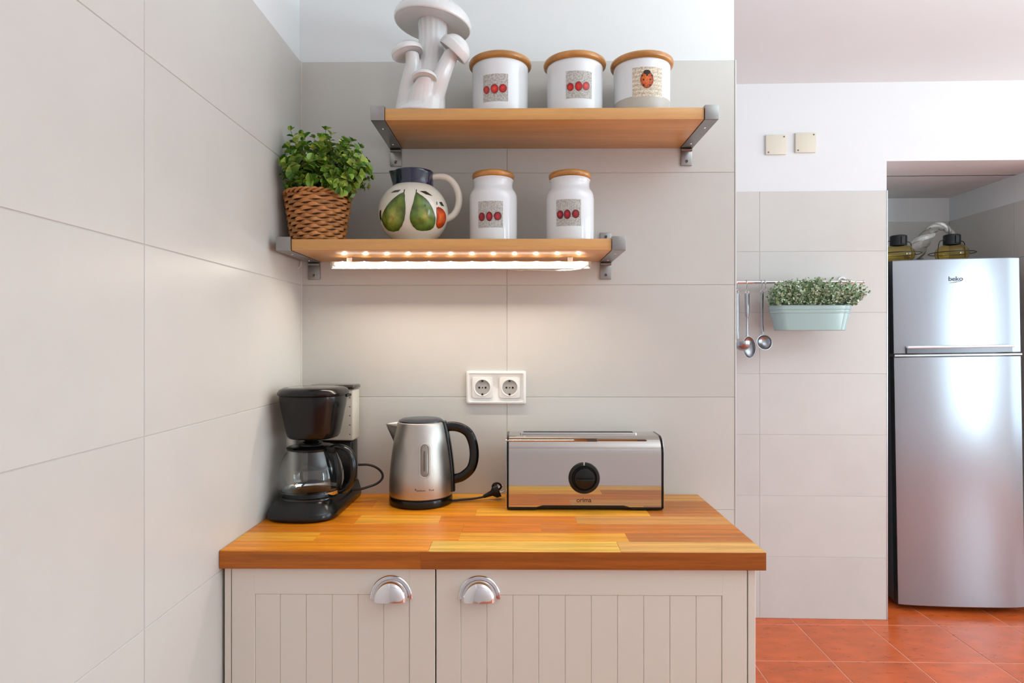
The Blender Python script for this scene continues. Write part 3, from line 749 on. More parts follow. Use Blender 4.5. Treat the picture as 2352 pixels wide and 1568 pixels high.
for n_, (sz, M, _) in enumerate(cands):
    if n_ < 300:
        if sz not in used: used.add(sz); o = lm[sz]
        else: o = lm[sz].copy(); COL.objects.link(o)
        o.parent = pl; o.matrix_local = mw(pl).inverted() @ M
    else:
        b = leafmesh(*[(.0215, .0200, .9), (.0185, .0165, 1.2), (.0135, .0115, .6)][sz]); b.transform(M); me_ = bpy.data.meshes.new('tmp'); b.to_mesh(me_); b.free(); extra.from_mesh(me_); bpy.data.meshes.remove(me_)
for i in range(3):
    if i not in used: bpy.data.objects.remove(lm[i])
if len(extra.faces): obj('rear_leaves', extra, LEAF, pl, kind='stuff')
obj('stems', stems, STEM, pl, kind='stuff')
bm = nbm(); lathe(bm, [(.0001, z0 + HB - .0135), (.068, z0 + HB - .0135), (.05, z0 + HB - .002), (.0001, z0 + HB + .004)], (cx, cy, 0), 24); obj('soil', bm, SOIL, pl)

# ------------------------------------------------------------------ mushroom figurine
s = 948; fz = UZ + .0006
c = P(966, 200, s); mcx, mcy = c.x, c.y
mf = thing('mushroom_figurine', 'white ceramic figurine of a cluster of mushrooms on the upper shelf', 'figurine', (mcx, mcy, fz))
def cap_prof(r, h, lip):   # (radius, z) from stem joint underneath, out and over the dome
    return [(.0001, -h * .05), (r * .55, h * .02), (r * .85, -h * .04), (r * .96, -lip * .6), (r, -lip * .1), (r * .99, lip), (r * .9, h * .45), (r * .7, h * .72), (r * .4, h * .93), (.0001, h)]
def cap(px, py, s_, r, h, lip, tilt, sx=1):
    p = P(px, py, s_); M = Matrix.Translation(p) @ Matrix.Rotation(tilt[1], 4, 'Y') @ Matrix.Rotation(tilt[0], 4, 'X')
    bm = nbm(); pts = [(a, b) for a, b in cap_prof(r, h, lip)]
    sp = [(max(v.x, .0001), v.y) for v in spline([Vector((a, b, 0)) for a, b in pts], 4)]
    lathe(bm, sp, seg=56, M=M, sx=sx); obj('cap', bm, MUSH, mf, ang=1.2)
cap(994, 55, 945, .0935, .052, .010, (0.0, .13))
cap(1043, 116, 975, .0385, .034, .012, (.15, .72))
cap(936, 122, 975, .0375, .024, .006, (-.05, -.28))
cap(975, 181, 985, .0290, .017, .004, (-.22, -.02))
bm = nbm()
def stalk(pts, rads, fl=20, depth=.0018, seg=48):
    pt = spline([P(x, y, s__) for x, y, s__ in pts], 8); n = len(pt)
    rr = [v.x for v in spline([Vector((r, 0, 0)) for r in rads], 8)]
    rings = []
    for i, p in enumerate(pt):
        p.z = max(p.z, fz + .002)
        rings.append([p + Vector((math.cos(2 * PI * k / seg), math.sin(2 * PI * k / seg), 0)) * (rr[i] + depth * .5 * math.sin(fl * 2 * PI * k / seg) * (.3 + .7 * i / n)) for k in range(seg)])
    loft(bm, rings)
stalk([(975, 262, 948), (982, 205, 948), (992, 150, 946), (994, 100, 945), (994, 52, 945)], [.050, .043, .038, .0335, .036], fl=16, depth=.0026)
stalk([(978, 262, 950), (992, 225, 956), (1008, 185, 966), (1024, 150, 970), (1040, 118, 975)], [.038, .030, .025, .021, .019])
stalk([(938, 262, 948), (941, 215, 954), (945, 175, 962), (948, 145, 970), (946, 122, 974)], [.034, .0275, .0215, .0175, .0165])
stalk([(962, 262, 953), (969, 215, 966), (975, 181, 983)], [.036, .030, .017])
p = P(961, 250, 950)
lathe(bm, [(.0001, fz), (.0585, fz), (.0605, fz + .004), (.0575, fz + .010), (.048, fz + .020), (.0001, fz + .03)], (p.x, p.y, 0), 40, sy=.92)
st = obj('stalks', bm, MUSH, mf, ang=1.2)
rm = st.modifiers.new('fuse', 'REMESH'); rm.mode = 'VOXEL'; rm.voxel_size = .0021; rm.use_smooth_shade = True
sm_ = st.modifiers.new('soften', 'SMOOTH'); sm_.iterations = 4

# ------------------------------------------------------------------ double wall socket
s = 858 * 1.006
sx0, sx1, sz1, sz0 = PX(1070.5, s), PX(1208, s), PZ(852, s), PZ(928, s)
so = thing('double_socket', 'white double power socket on the back wall, above kettle and toaster', 'socket', ((sx0 + sx1) / 2, BW - .001, (sz0 + sz1) / 2))
bm = nbm()
W_, H_ = sx1 - sx0, sz1 - sz0; mx, mz = (sx0 + sx1) / 2, (sz0 + sz1) / 2
rr = [[Vector((mx + a, BW - d, mz + b)) for a, b in rrect(W_ - 2 * i, H_ - 2 * i, .004, 4)] for d, i in ((.0003, 0), (.006, .0002), (.009, .0025), (.0096, .006), (.0084, .0075))]
loft(bm, rr); obj('cover_frame', bm, WPLAST, so)
for px in (1108, 1170.5):
    x = PX(px, s); z = PZ(890, s); b = .0276
    bm = nbm()
    ang = [2 * PI * q / 48 for q in range(48)]; rw = .0202
    sq = [(b * math.cos(t) * (abs(math.cos(t)) ** 12 + abs(math.sin(t)) ** 12) ** (-1 / 12), b * math.sin(t) * (abs(math.cos(t)) ** 12 + abs(math.sin(t)) ** 12) ** (-1 / 12)) for t in ang]
    def ci(r, d): return [Vector((x + r * math.cos(t), BW - d, z + r * math.sin(t))) for t in ang]
    loft(bm, [[Vector((x + a, BW - .0087, z + b_)) for a, b_ in sq], [Vector((x + a * .99, BW - .0112, z + b_ * .99)) for a, b_ in sq], ci(.0232, .0116), ci(.0216, .0122), ci(rw, .0112), ci(rw * .97, .0090)], cap0=False, cap1=False)
    pl_ = obj('socket_plate', bm, WPLAST, so)
    bm = nbm(); lathe(bm, [(.0001, -.0088), (rw * .99, -.0088), (rw * .99, -.0080), (.0001, -.0080)], seg=32, M=Matrix.Translation((x, BW, z)) @ Matrix.Rotation(-PI / 2, 4, 'X')); obj('well', bm, SOCKIN, pl_)
    bm = nbm()
    for dx, r_ in ((-.0084, .0026), (0, .0017), (.0084, .0026)):
        lathe(bm, [(.0001, 0), (r_, 0), (r_, .0004), (.0001, .0004)], seg=14, M=Matrix.Translation((x + dx, BW - .0089, z)) @ Matrix.Rotation(PI / 2, 4, 'X'))
    for dz in (-1, 1):
        box(bm, x - .0026, x + .0026, BW - .0125, BW - .0088, z + dz * .0178 - .0022, z + dz * .0178 + .0022, bev=.0006)
    obj('contacts', bm, BLACKM, pl_)

# ------------------------------------------------------------------ toaster
s = 952; tx0, tx1 = PX(1163, s), PX(1524, s); ty0 = F / s; ty1 = ty0 + .142
tz0 = WT + .0016; tz1 = 1.1285
to = thing('toaster', 'long-slot polished steel toaster with black round dial, on the worktop', 'toaster', ((tx0 + tx1) / 2, (ty0 + ty1) / 2, WT))
rad = .040; prf = [(ty0, tz0 + .004)]
for i in range(13):
    a = PI - PI / 2 * i / 12; prf.append((ty0 + rad + rad * math.cos(a), tz1 - rad + rad * math.sin(a) + .0))
for i in range(13):
    a = PI / 2 - PI / 2 * i / 12; prf.append((ty1 - rad + rad * math.cos(a), tz1 - rad + rad * math.sin(a)))
prf.append((ty1, tz0 + .004))
def prof_lo(inset): # keep list, shrink
    cyy, czz = (ty0 + ty1) / 2, (tz0 + tz1) / 2
    return [(cyy + (y - cyy) * (1 - inset / .07), czz + (z - czz) * (1 - inset / .088)) for y, z in prf]
# steel wrap with the arch cut out of its front skirt
bx0, bx1 = tx0 + .006, tx1 - .006
XS = [bx0, PX(1233, s), PX(1246, s), PX(1432, s), PX(1447, s), bx1]
zs_ = [tz0 + .006, tz0 + .006, PZ(1161, s), PZ(1161, s), tz0 + .006, tz0 + .006]
bm = nbm(); cols_ = []
for xx, zl in zip(XS, zs_):
    cols_.append([Vector((xx, y, max(z, zl) if q == 0 else z)) for q, (y, z) in enumerate(prf)])
# slot opening is a separate dark well just proud of the roof
loft(bm, cols_, close=False, cap0=False, cap1=False)
obj('shell', bm, POLISH, to, ang=.35, label='mirror polished steel shell')
for e_, (a, b) in enumerate(((tx0, bx0), (bx1, tx1))):
    bm = nbm(); loft(bm, [[Vector((a, y, z)) for y, z in prof_lo(.0008)], [Vector((b, y, z)) for y, z in prof_lo(-.0006)]])
    obj('end_panel', bm, BLACK, to, ang=.5)
    bm = nbm(); pts = [(a if e_ == 0 else b, y, z) for y, z in prof_lo(.0)]; tube(bm, pts, .0011, 6); obj('end_trim', bm, CHROME, to)
bm = nbm()
sk = [(XS[0], tz0 + .0055), (XS[1], tz0 + .0055), (XS[2], PZ(1161.5, s)), (XS[3], PZ(1161.5, s)), (XS[4], tz0 + .0055), (XS[5], tz0 + .0055), (XS[5], tz0), (XS[0], tz0)]
tube(bm, [(x, ty0 - .0005, z + .0003) for x, z in sk[:6]], .0014, 6)
box(bm, tx0 + .003, tx1 - .003, ty0 + .004, ty1 - .004, tz0 + .003, tz0 + .03)
box(bm, tx0 + .002, XS[1], ty0 + .0005, ty1 - .003, tz0 + .0005, tz0 + .006, bev=.001); box(bm, XS[4], tx1 - .002, ty0 + .0005, ty1 - .003, tz0 + .0005, tz0 + .006, bev=.001)
obj('base', bm, BLACKM, to)
for x in (tx0 + .03, tx1 - .03):
    for y in (ty0 + .02, ty1 - .02):
        bm = nbm(); lathe(bm, [(.0001, WT + .0003), (.008, WT + .0003), (.009, tz0 + .003), (.0001, tz0 + .003)], (x, y, 0), 14); obj('foot', bm, BLACKM, to)
xa, xb = tx0 + .033, PX(1466, 930); ys, ye = ty0 + .052, ty0 + .090
bm = nbm()
for r_, d_ in (((0), 0),):
    out = rrect(xb - xa, ye - ys, .006, 4, (xa + xb) / 2, (ys + ye) / 2); inn = rrect(xb - xa - .016, ye - ys - .014, .003, 4, (xa + xb) / 2, (ys + ye) / 2)
    loft(bm, [[Vector((x, y, tz1 + .0002)) for x, y in out], [Vector((x, y, tz1 + .0035)) for x, y in out], [Vector((x, y, tz1 + .0035)) for x, y in inn], [Vector((x, y, tz1 + .0006)) for x, y in inn]], cap0=False)
obj('slot', bm, [CHROME], to)
bm = nbm(); loft(bm, [[Vector((x, y, tz1 + .0009)) for x, y in inn], [Vector((x, y, tz1 + .0012)) for x, y in inn]]); obj('slot_opening', bm, BLACKM, to)
kx, kz = PX(1341.5, s), PZ(1097, s)
def disc(prf_, x, y, z, m, nm, par, seg=48, ang=.6, **k):
    bm = nbm(); lathe(bm, prf_, seg=seg, M=Matrix.Translation((x, y, z)) @ Matrix.Rotation(PI / 2, 4, 'X')); return obj(nm, bm, m, par, ang=ang, **k)
kr = .0378
bm = nbm(); lathe(bm, [(kr * .78, 0), (kr, 0), (kr, .002), (kr * .95, .0042), (kr * .80, .005), (kr * .74, .0036), (kr * .72, .0005)], seg=60, M=Matrix.Translation((kx, ty0 - .0001, kz)) @ Matrix.Rotation(PI / 2, 4, 'X'), a0=PI / 2 + .07, a1=PI / 2 + 2 * PI - .07)
dl = obj('dial', bm, BLACKM, to)
disc([(.0001, .0018), (kr * .79, .0018), (kr * .79, .0008)], kx, ty0, kz, BLACKM, 'dial_well', dl)
disc([(kr * .66, .001), (kr * .66, .011), (kr * .62, .014), (kr * .4, .0155), (.0001, .016)], kx, ty0 - .001, kz, BLACK, 'knob', dl)
bm = nbm(); box(bm, kx - kr * .56, kx + kr * .56, ty0 - .028, ty0 - .014, kz - .0035, kz + .0020, bev=.0012, seg=2); obj('knob_grip', bm, BLACK, dl)
disc([(.0001, .0006), (.0012, .0004), (.0014, 0)], kx, ty0 - .0148, kz + kr * .52, WPLAST, 'knob_mark', dl, seg=10)
bm = nbm(); box(bm, tx1, tx1 + .011, ty0 + .045, ty0 + .075, PZ(1026, 930), PZ(1019, 930), bev=.002); obj('lever', bm, CHROME, to)
def text(body, size, loc, rot, m, parent, name='lettering', ext=.0002, sx=1, off=0):
    c_ = bpy.data.curves.new(name, 'FONT'); c_.body = body; c_.size = size; c_.align_x = 'CENTER'; c_.align_y = 'CENTER'; c_.extrude = ext; c_.offset = off
    o = bpy.data.objects.new(name, c_); COL.objects.link(o); c_.materials.append(m)
    me = bpy.data.meshes.new_from_object(o); bpy.data.objects.remove(o); o = bpy.data.objects.new(name, me); COL.objects.link(o)
    o.parent = parent; o.matrix_local = mw(parent).inverted() @ Matrix.LocRotScale(Vector(loc), __import__('mathutils').Euler(rot), Vector((sx, 1, 1)))
    return o
INK = mat('dark_ink', (70, 30, 20), .4)
text('orima', .0152, (PX(1341, s), ty0 - .0003, PZ(1148, s)), (PI / 2, 0, 0), INK, to, sx=1.0, off=.0002)

# ------------------------------------------------------------------ kettle
s = 905; c = P(967, 1000, s); kx_, ky_ = c.x, min(c.y, BW - .084)
ke = thing('kettle', 'brushed steel electric kettle with black handle between coffee maker and toaster', 'kettle', (kx_, ky_, WT))
bm = nbm(); lathe(bm, [(.0001, WT + .0006), (.0755, WT + .0006), (.0795, WT + .004), (.0800, WT + .014), (.0785, WT + .0195), (.0001, WT + .0195)], (kx_, ky_, 0), 64); obj('power_base', bm, BLACK, ke)
zb = WT + .020
kp = [(.0001, zb), (.078, zb), (.0795, zb + .002), (.0795, zb + .004)]
kb = [(.0795, zb + .004), (.0798, zb + .02), (.0785, zb + .05), (.0755, zb + .085), (.0710, zb + .12), (.0652, zb + .155), (.0605, zb + .178), (.0585, zb + .184), (.0560, zb + .1855)]
bm = nbm(); lathe(bm, kp, (kx_, ky_, 0), 64); obj('bottom_ring', bm, BLACKM, ke)
bm = nbm(); lathe(bm, kb, (kx_, ky_, 0), 72); obj('body', bm, STEEL, ke, ang=.5)
bm = nbm(); lathe(bm, [(.0562, zb + .1845), (.0555, zb + .1885), (.048, zb + .1925), (.03, zb + .1945), (.0001, zb + .195)], (kx_, ky_, 0), 56); obj('lid', bm, mat('kettle_lid', (40, 44, 56), .2), ke, ang=.8)
# spout: tapered beak to the left
bm = nbm(); rings = []
for t, px, py, hw_, hh_ in ((0, 912, 1002, .024, .030), (.5, 905, 993, .017, .022), (1, 893, 983, .008, .0065)):
    pass
top = zb + .182
tipx = PX(887, 905) ; tip = Vector((tipx, ky_, PZ(981, 905) + .002))
def sp(t):  # section t from body to tip, V-shaped
    bx_ = kx_ - .0550 - t * (kx_ - .0550 - tipx); zt = top + .0005 - t * .0035; wd = .026 * (1 - t) ** .8 + .0012; dp = .072 * (1 - t) ** .95 + .003
    return [Vector((bx_ + .012 * (1 - t), ky_ + wd, zt)), Vector((bx_ - .001, ky_ + wd * .8, zt - dp * .25)), Vector((bx_ - .003 * (1 - t), ky_ + wd * .4, zt - dp * .7)), Vector((bx_ - .002 * (1 - t), ky_, zt - dp)), Vector((bx_ - .003 * (1 - t), ky_ - wd * .4, zt - dp * .7)), Vector((bx_ - .001, ky_ - wd * .8, zt - dp * .25)), Vector((bx_ + .012 * (1 - t), ky_ - wd, zt))]
loft(bm, [sp(i / 8) for i in range(9)], close=False, cap0=False, cap1=False)
sh = obj('spout', bm, STEEL, ke, ang=.9); sm = sh.modifiers.new('thickness', 'SOLIDIFY'); sm.thickness = .0012
hp = [P(1013, 985, 905), P(1030, 979, 905), P(1055, 981, 905), P(1076, 994, 905), P(1087, 1020, 905), P(1089, 1050, 905), P(1082, 1075, 905), P(1064, 1092, 905), P(1048, 1098, 905), P(1034, 1101, 905)]
dy_ = ky_ - hp[0].y
hp = [p + Vector((0, ky_ - p.y, 0)) for p in hp]
bm = nbm(); hs = spline(hp, 6); tube(bm, hs, [.0105] * len(hs), 14, flat=(.85, 1.15), up=(0, 1, 0)); 
for v in bm.verts: pass
hd = obj('handle', bm, BLACK, ke)
bm = nbm(); sl_ = []
for i in range(9):
    t = i / 8; z_ = zb + .186 - t * .176; r_ = interp([(a, b) for a, b in kb])(min(max(z_, zb + .0045), zb + .185)) ; x_ = kx_ + r_ - .012; wx = .020 - .002 * t
    sl_.append([Vector((x_ + a, ky_ + b, z_)) for a, b in rrect(.030 - .001 * t, .030, .008, 3, .004 + .001 * t, 0)])
loft(bm, sl_); obj('handle_spine', bm, BLACK, ke)
p = P(1072, 984, 905); bm = nbm(); box(bm, p.x - .003, p.x + .016, ky_ - .008, ky_ + .008, p.z - .012, p.z - .006, bev=.002, M=Matrix.Translation((p.x, 0, p.z)) @ Matrix.Rotation(.75, 4, 'Y') @ Matrix.Translation((-p.x, 0, -p.z + .012))); obj('lid_button', bm, BLACKM, ke)
# water gauge
KR = interp(kb); bm = nbm()
def onk(px, py, off):
    a, z = rev_hit(px, py, kx_, ky_, KR); r = KR(z) + off; return Vector((kx_ + r * math.cos(a), ky_ + r * math.sin(a), z))
def gauge(w_, y0, y1, off, n=10):
    out = []
    for i in range(n + 1): a = PI + PI * i / n; out.append((975 + w_ * math.cos(a), y0 + w_ + w_ * math.sin(a)))
    for i in range(n + 1): a = PI * i / n; out.append((975 + w_ * math.cos(a), y1 - w_ + w_ * math.sin(a)))
    return [onk(x, y, off) for x, y in out]
loft(bm, [gauge(13.5, 1016, 1100, .0002), gauge(13, 1016.5, 1099.5, .0022), gauge(9.5, 1020, 1096, .0024), gauge(8.8, 1021, 1095, .0008)], cap0=False, cap1=False)
wg = obj('water_gauge', bm, mat('gauge_frame', (190, 184, 178), .2, .5), ke, ang=.5)
bm = nbm(); loft(bm, [gauge(8.8, 1021, 1095, .0006), gauge(7, 1024, 1092, .0020)], cap0=False); obj('gauge_glass', bm, mat('gauge_glass', (150, 142, 134), .1, trans=.3), wg, ang=.9)
bm = nbm(); loft(bm, [gauge(1.4, 1034, 1082, .0018), gauge(1.2, 1035, 1081, .0028)], cap0=False); obj('gauge_bar', bm, mat('gauge_bar', (96, 88, 80), .3), wg)
bm = nbm(); mk = [(954.5, 1124.5, 1.4, 4.6), (957.6, 1127, .9, 3), (960, 1127, .9, 3), (962.5, 1127, .9, 3), (965, 1126.4, 1, 3.2), (968, 1127, .9, 3), (970.6, 1127, .9, 3), (973.5, 1126.6, 1.2, 2.6), (976.4, 1126.8, .8, 2.4), (986.5, 1124.6, 1, 3.6), (989.5, 1125.8, .8, 2.4), (992, 1125.8, .8, 2.4), (995, 1125, 1.2, 3)]
for x, y, a, b_ in mk:
    q = [onk(x - a, y - b_ / 2, .0003), onk(x + a, y - b_ / 2, .0003), onk(x + a, y + b_ / 2, .0003), onk(x - a, y + b_ / 2, .0003)]; bm.faces.new([bm.verts.new(v) for v in q])
obj('lettering', bm, mat('grey_print', (92, 76, 68), .4), ke, smooth=False)
# kettle flex and plug
kc = [P(1030, 1155, 905), P(1042, 1153, 905), P(1062, 1149, 900), P(1085, 1143, 896), P(1106, 1137, 893), P(1114, 1133, 892)]
for q in kc[:4]: q.z = WT + .0045
kc[4].z = WT + .007; kc[5].z = WT + .010
bm = nbm(); tube(bm, spline(kc, 5), .0028, 8); cd = obj('power_cord', bm, RUBBER, ke)
pa, pb = kc[5], P(1150, 1119, 890)
pb.z = WT + .026; bm = nbm(); dr = (pb - pa)
tube(bm, [pa - dr * .1, pa + dr * .18, pa + dr * .42, pa + dr * .62, pa + dr * .9], [.0042, .0058, .0075, .0165, .0175], 14, flat=(1, .8))
obj('plug', bm, BLACKM, cd)
bm = nbm(); n_ = dr.normalized(); sdv = Vector((0, 0, 1)) - n_ * n_.z; sdv.normalize(); sdv = sdv * .5 + Vector((0, 1, 0)) * .85; sdv.normalize()
for q in (-.0095, .0095): tube(bm, [pa + dr * .88 + sdv * q, pa + dr * .90 + n_ * .012 + sdv * q], .0023, 8)
obj('pin', bm, CHROME, cd)
bm = nbm(); tc_ = pa + dr * .75 + Vector((0, 0, .012)); tube(bm, [tc_ + Vector((math.cos(a) * .011, -.002, math.sin(a) * .009)) for a in [2 * PI * i / 20 for i in range(20)]], .0025, 8, closed=True); obj('plug_loop', bm, BLACKM, cd)

# ------------------------------------------------------------------ coffee maker
s = 959; mx_, my_ = -.4960, F / s
cm = thing('coffee_maker', 'black filter coffee maker with glass carafe, in the corner on the worktop', 'coffee maker', (mx_, my_, WT), (0, 0, -.06))
CY = my_
def LB(*a, **k): return boxbm(*a, **k)
yb_ = BW - my_ - .014         # local back
bm = nbm()
def outline(wf_, wb_, yf, yk, rf, n=9):
    o_ = []
    for i in range(n * 2 + 1):       # rounded front
        a = PI + PI * i / (n * 2); o_.append((wf_ * math.copysign(abs(math.cos(a)) ** .72, math.cos(a)), yf + rf + rf * math.sin(a) * 1.0))
    o_ += [(wb_, yk), (wb_ - .006, yk + .006), (-wb_ + .006, yk + .006), (-wb_, yk)]
    return o_
lay = [(.0008, .078, .068, -.104, .058), (.006, .081, .070, -.109, .060), (.014, .081, .070, -.109, .060), (.020, .0795, .069, -.106, .060), (.037, .070, .064, -.090, .056), (.0425, .066, .062, -.084, .054), (.044, .060, .058, -.078, .05)]
loft(bm, [[Vector((x, y, z)) for x, y in outline(wf_, wb_, yf, yb_, rf)] for z, wf_, wb_, yf, rf in lay])
obj('base', bm, BLACK, cm, local=True, ang=.6)
bm = nbm(); lathe(bm, [(.0001, .0445), (.064, .0445), (.066, .0425)], (0, -.002, 0), 48); obj('hotplate', bm, BLACKM, cm, local=True)
# tower: black foot, milky water tank, lid
tw0, tw1, ty_ = -.058, .0615, yb_ - .050
obj('tower', LB(tw0, tw1, ty_, yb_, .040, .152, bev=.006, seg=3), BLACK, cm, local=True)
obj('water_tank', LB(tw0 + .002, tw1 + .0045, ty_ - .004, yb_, .1525, .284, bev=.005, seg=3), MILK, cm, local=True, label='milky white water tank')
bm = nbm()
for q, z in enumerate((.264, .240, .217, .193, .169)): box(bm, tw1 - .006, tw1 - .0025, ty_ - .0046, ty_ - .004, z - .0016, z + .0016)
obj('level_marks', bm, mat('mark_grey', (130, 122, 110), .5), cm, local=True)
bm = nbm()
hp_ = [(.0001, .176), (.045, .1765), (.056, .1785), (.0605, .184), (.0635, .195), (.0695, .225), (.0755, .255), (.078, .272), (.078, .279), (.0001, .279)]
lathe(bm, hp_, (.004, .004, 0), 72, sup=2.6, sx=.96, sy=.96); obj('filter_holder', bm, BLACK, cm, local=True, ang=.5)
bm = nbm(); lathe(bm, [(.0001, .279), (.0785, .279), (.0828, .282), (.0835, .286), (.079, .2935), (.070, .2975), (.060, .2985)], (.004, .004, 0), 72, sup=2.5, sx=.96, sy=.96); ld = obj('lid', bm, BLACK, cm, local=True, ang=.7)
bm = nbm(); lathe(bm, [(.0605, .2982), (.058, .2990), (.0001, .2992)], (.004, .004, 0), 60, sup=2.4, sx=.96, sy=.96); obj('lid_inset', bm, LIDTOP, ld, local=True)
obj('tank_lid', LB(tw0 + .01, tw1 + .008, ty_ - .008, yb_, .2845, .296, bev=.005, seg=3), LIDTOP, cm, local=True)
obj('latch', LB(.056, .082, .02, .05, .273, .280, bev=.002), BLACKM, cm, local=True)
bm = nbm(); lathe(bm, [(.0001, .163), (.010, .163), (.016, .170), (.018, .177), (.0001, .177)], (0, 0, 0), 24); obj('drip_valve', bm, BLACKM, cm, local=True)
# carafe
cf = [(.0001, .0455), (.058, .0455), (.066, .050), (.0735, .062), (.0765, .078), (.0755, .096), (.070, .118), (.0615, .138), (.0545, .148), (.0525, .153)]
cin = [(r - .0016 if r > .01 else r, z + (.002 if r < .06 else 0)) for r, z in cf][::-1]
bm = nbm(); lathe(bm, cf + cin, (0, -.003, 0), 64); ca = obj('carafe', bm, GLASS, cm, local=True, ang=.8, label='clear glass carafe')
bm = nbm(); lathe(bm, [(.0528, .1505), (.056, .1515), (.0565, .1555), (.052, .158), (.030, .160), (.027, .1665), (.020, .1665), (.018, .161), (.0001, .161)], (0, -.003, 0), 56); obj('carafe_lid', bm, BLACK, ca, local=True)
bm = nbm(); lathe(bm, [(.0672, .0462), (.0690, .0500), (.0716, .0556), (.0706, .0560), (.066, .0500), (.0655, .0462)], (0, -.003, 0), 56); obj('carafe_ring', bm, CHROME, ca, local=True)
hd_ = Vector((math.cos(-.30), math.sin(-.30), 0))
def HP(r, z): return hd_ * r + Vector((0, -.003, z))
bm = nbm(); hs = spline([HP(.056, .155), HP(.074, .160), HP(.096, .158), HP(.113, .147), HP(.122, .124), HP(.121, .098), HP(.112, .074), HP(.097, .060), HP(.083, .056)], 6)
tube(bm, hs, .0085, 12, flat=(1.15, .75), up=hd_.cross(Vector((0, 0, 1)))); obj('carafe_handle', bm, BLACK, ca, local=True)
bm = nbm(); hs = spline([HP(.0565, .156), HP(.066, .144), HP(.0745, .120), HP(.080, .095), HP(.0805, .072), HP(.078, .060)], 5); tube(bm, hs, .0052, 10, flat=(1.7, .7), up=hd_.cross(Vector((0, 0, 1)))); obj('handle_strap', bm, BLACKM, ca, local=True)
obj('handle_clamp', boxbm(-.012, .014, -.013, .013, .1475, .160, bev=.003, seg=2, M=Matrix.Translation(HP(.062, 0)) @ Matrix.Rotation(-.30, 4, 'Z')), BLACKM, ca, local=True)
cc = [P(822, 1124, 905), P(845, 1118, 900), P(866, 1110, 893), P(878, 1098, 888), P(877, 1085, 884), P(864, 1073, 884), P(845, 1067, 886), P(822, 1067, 888)]
for q in cc: q.y = min(q.y, BW - .010)
cc = [P(790, 1138, 905)] + cc
cc[0].z = WT + .030
bm = nbm(); tube(bm, spline(cc, 6), .0030, 8); obj('power_cord', bm, RUBBER, cm)

# ------------------------------------------------------------------ things on the far wall
def cover(px, py, label):
    ss = 470; p = P(px, py, ss)
    a = (p - FO).dot(FA); z = p.z
    t = thing('cover_plate', label, 'cover plate', FW(a, -.004, z), (0, 0, -AW), group='cream blanking plates on the far wall')
    M = Matrix.Identity(4)
    bm = nbm(); box(bm, -.0495, .0495, -.004, .009, -.0485, .0485, bev=.002, seg=2); obj('plate', bm, IVORY, t, local=True)
    for sx_ in ((-.038, -.038), (.038, .038)):
        bm = nbm(); lathe(bm, [(.0001, .0015), (.0035, .0012), (.0042, 0)], seg=12, M=Matrix.Translation((sx_[0], -.0041, sx_[1])) @ Matrix.Rotation(PI / 2, 4, 'X')); obj('screw', bm, mat('brass_screw', (120, 104, 84), .4, .6), t, local=True)
cover(1785, 330, 'square cream blanking plate, lower of the two beside each other on the white wall')
cover(1852.5, 326, 'square cream blanking plate, slightly higher one nearer the fridge')

RS = 478
rp0, rp1 = P(1660, 648, RS), P(1981, 646, RS)
ra0 = (rp0 - FO).dot(FA); ra1 = (rp1 - FO).dot(FA); RZ = PZ(647.5, RS); RB = (P(1800, 648, RS) - FO).dot(FB)
ral = thing('hanging_rail', 'thin steel rail on the far tiled wall holding ladles and planter', 'rail', FW((ra0 + ra1) / 2, 0, RZ))
bm = nbm(); tube(bm, [FW(ra0 - .35, RB, RZ), FW(ra1 - .045, RB, RZ)], .0078, 14); obj('rod', bm, CHROME, ral)
bm = nbm(); tube(bm, [FW(ra1 - .045, RB, RZ), FW(ra1 - .04, RB, RZ), FW(ra1 - .006, RB, RZ), FW(ra1 - .004, RB, RZ), FW(ra1, RB, RZ)], [.0078, .0058, .0058, .0085, .0085], 12); obj('finial', bm, CHROME, ral)
ba = (P(1947, 646, RS) - FO).dot(FA)
bm = nbm(); tube(bm, [FW(ba, -.0005, RZ + .012), FW(ba, -.008, RZ + .012)], [.022, .020], 20); tube(bm, [FW(ba, -.006, RZ + .012), FW(ba, RB, RZ + .004)], .007, 10); tube(bm, [FW(ba - .012, RB, RZ), FW(ba + .012, RB, RZ)], .0125, 16)
obj('wall_mount', bm, CHROME, ral)
def hook(px, zlow, label=None):
    a = (P(px, 648, RS) - FO).dot(FA)
    pts = [FW(a, RB + .0095, RZ - .003), FW(a, RB + .0095, RZ + .005), FW(a, RB, RZ + .0105), FW(a, RB - .0098, RZ + .004), FW(a, RB - .0098, RZ - .012), FW(a, RB - .004, zlow + .016), FW(a, RB - .004, zlow + .004), FW(a, RB - .010, zlow), FW(a, RB - .017, zlow + .005), FW(a, RB - .017, zlow + .012)]
    bm = nbm(); tube(bm, spline(pts, 5), .0022, 8)
    o = obj('hook', bm, CHROME); me = o.data; L_ = FW(a, RB, RZ); me.transform(Matrix.Translation(-L_)); o.location = L_; MW[o.name] = Matrix.Translation(L_)
    return props(o, label, 'hook', 'S-hooks on the steel rail'), a
UT = RZ - .043; USTEEL = mat('utensil_steel', (168, 170, 174), .26, 1)
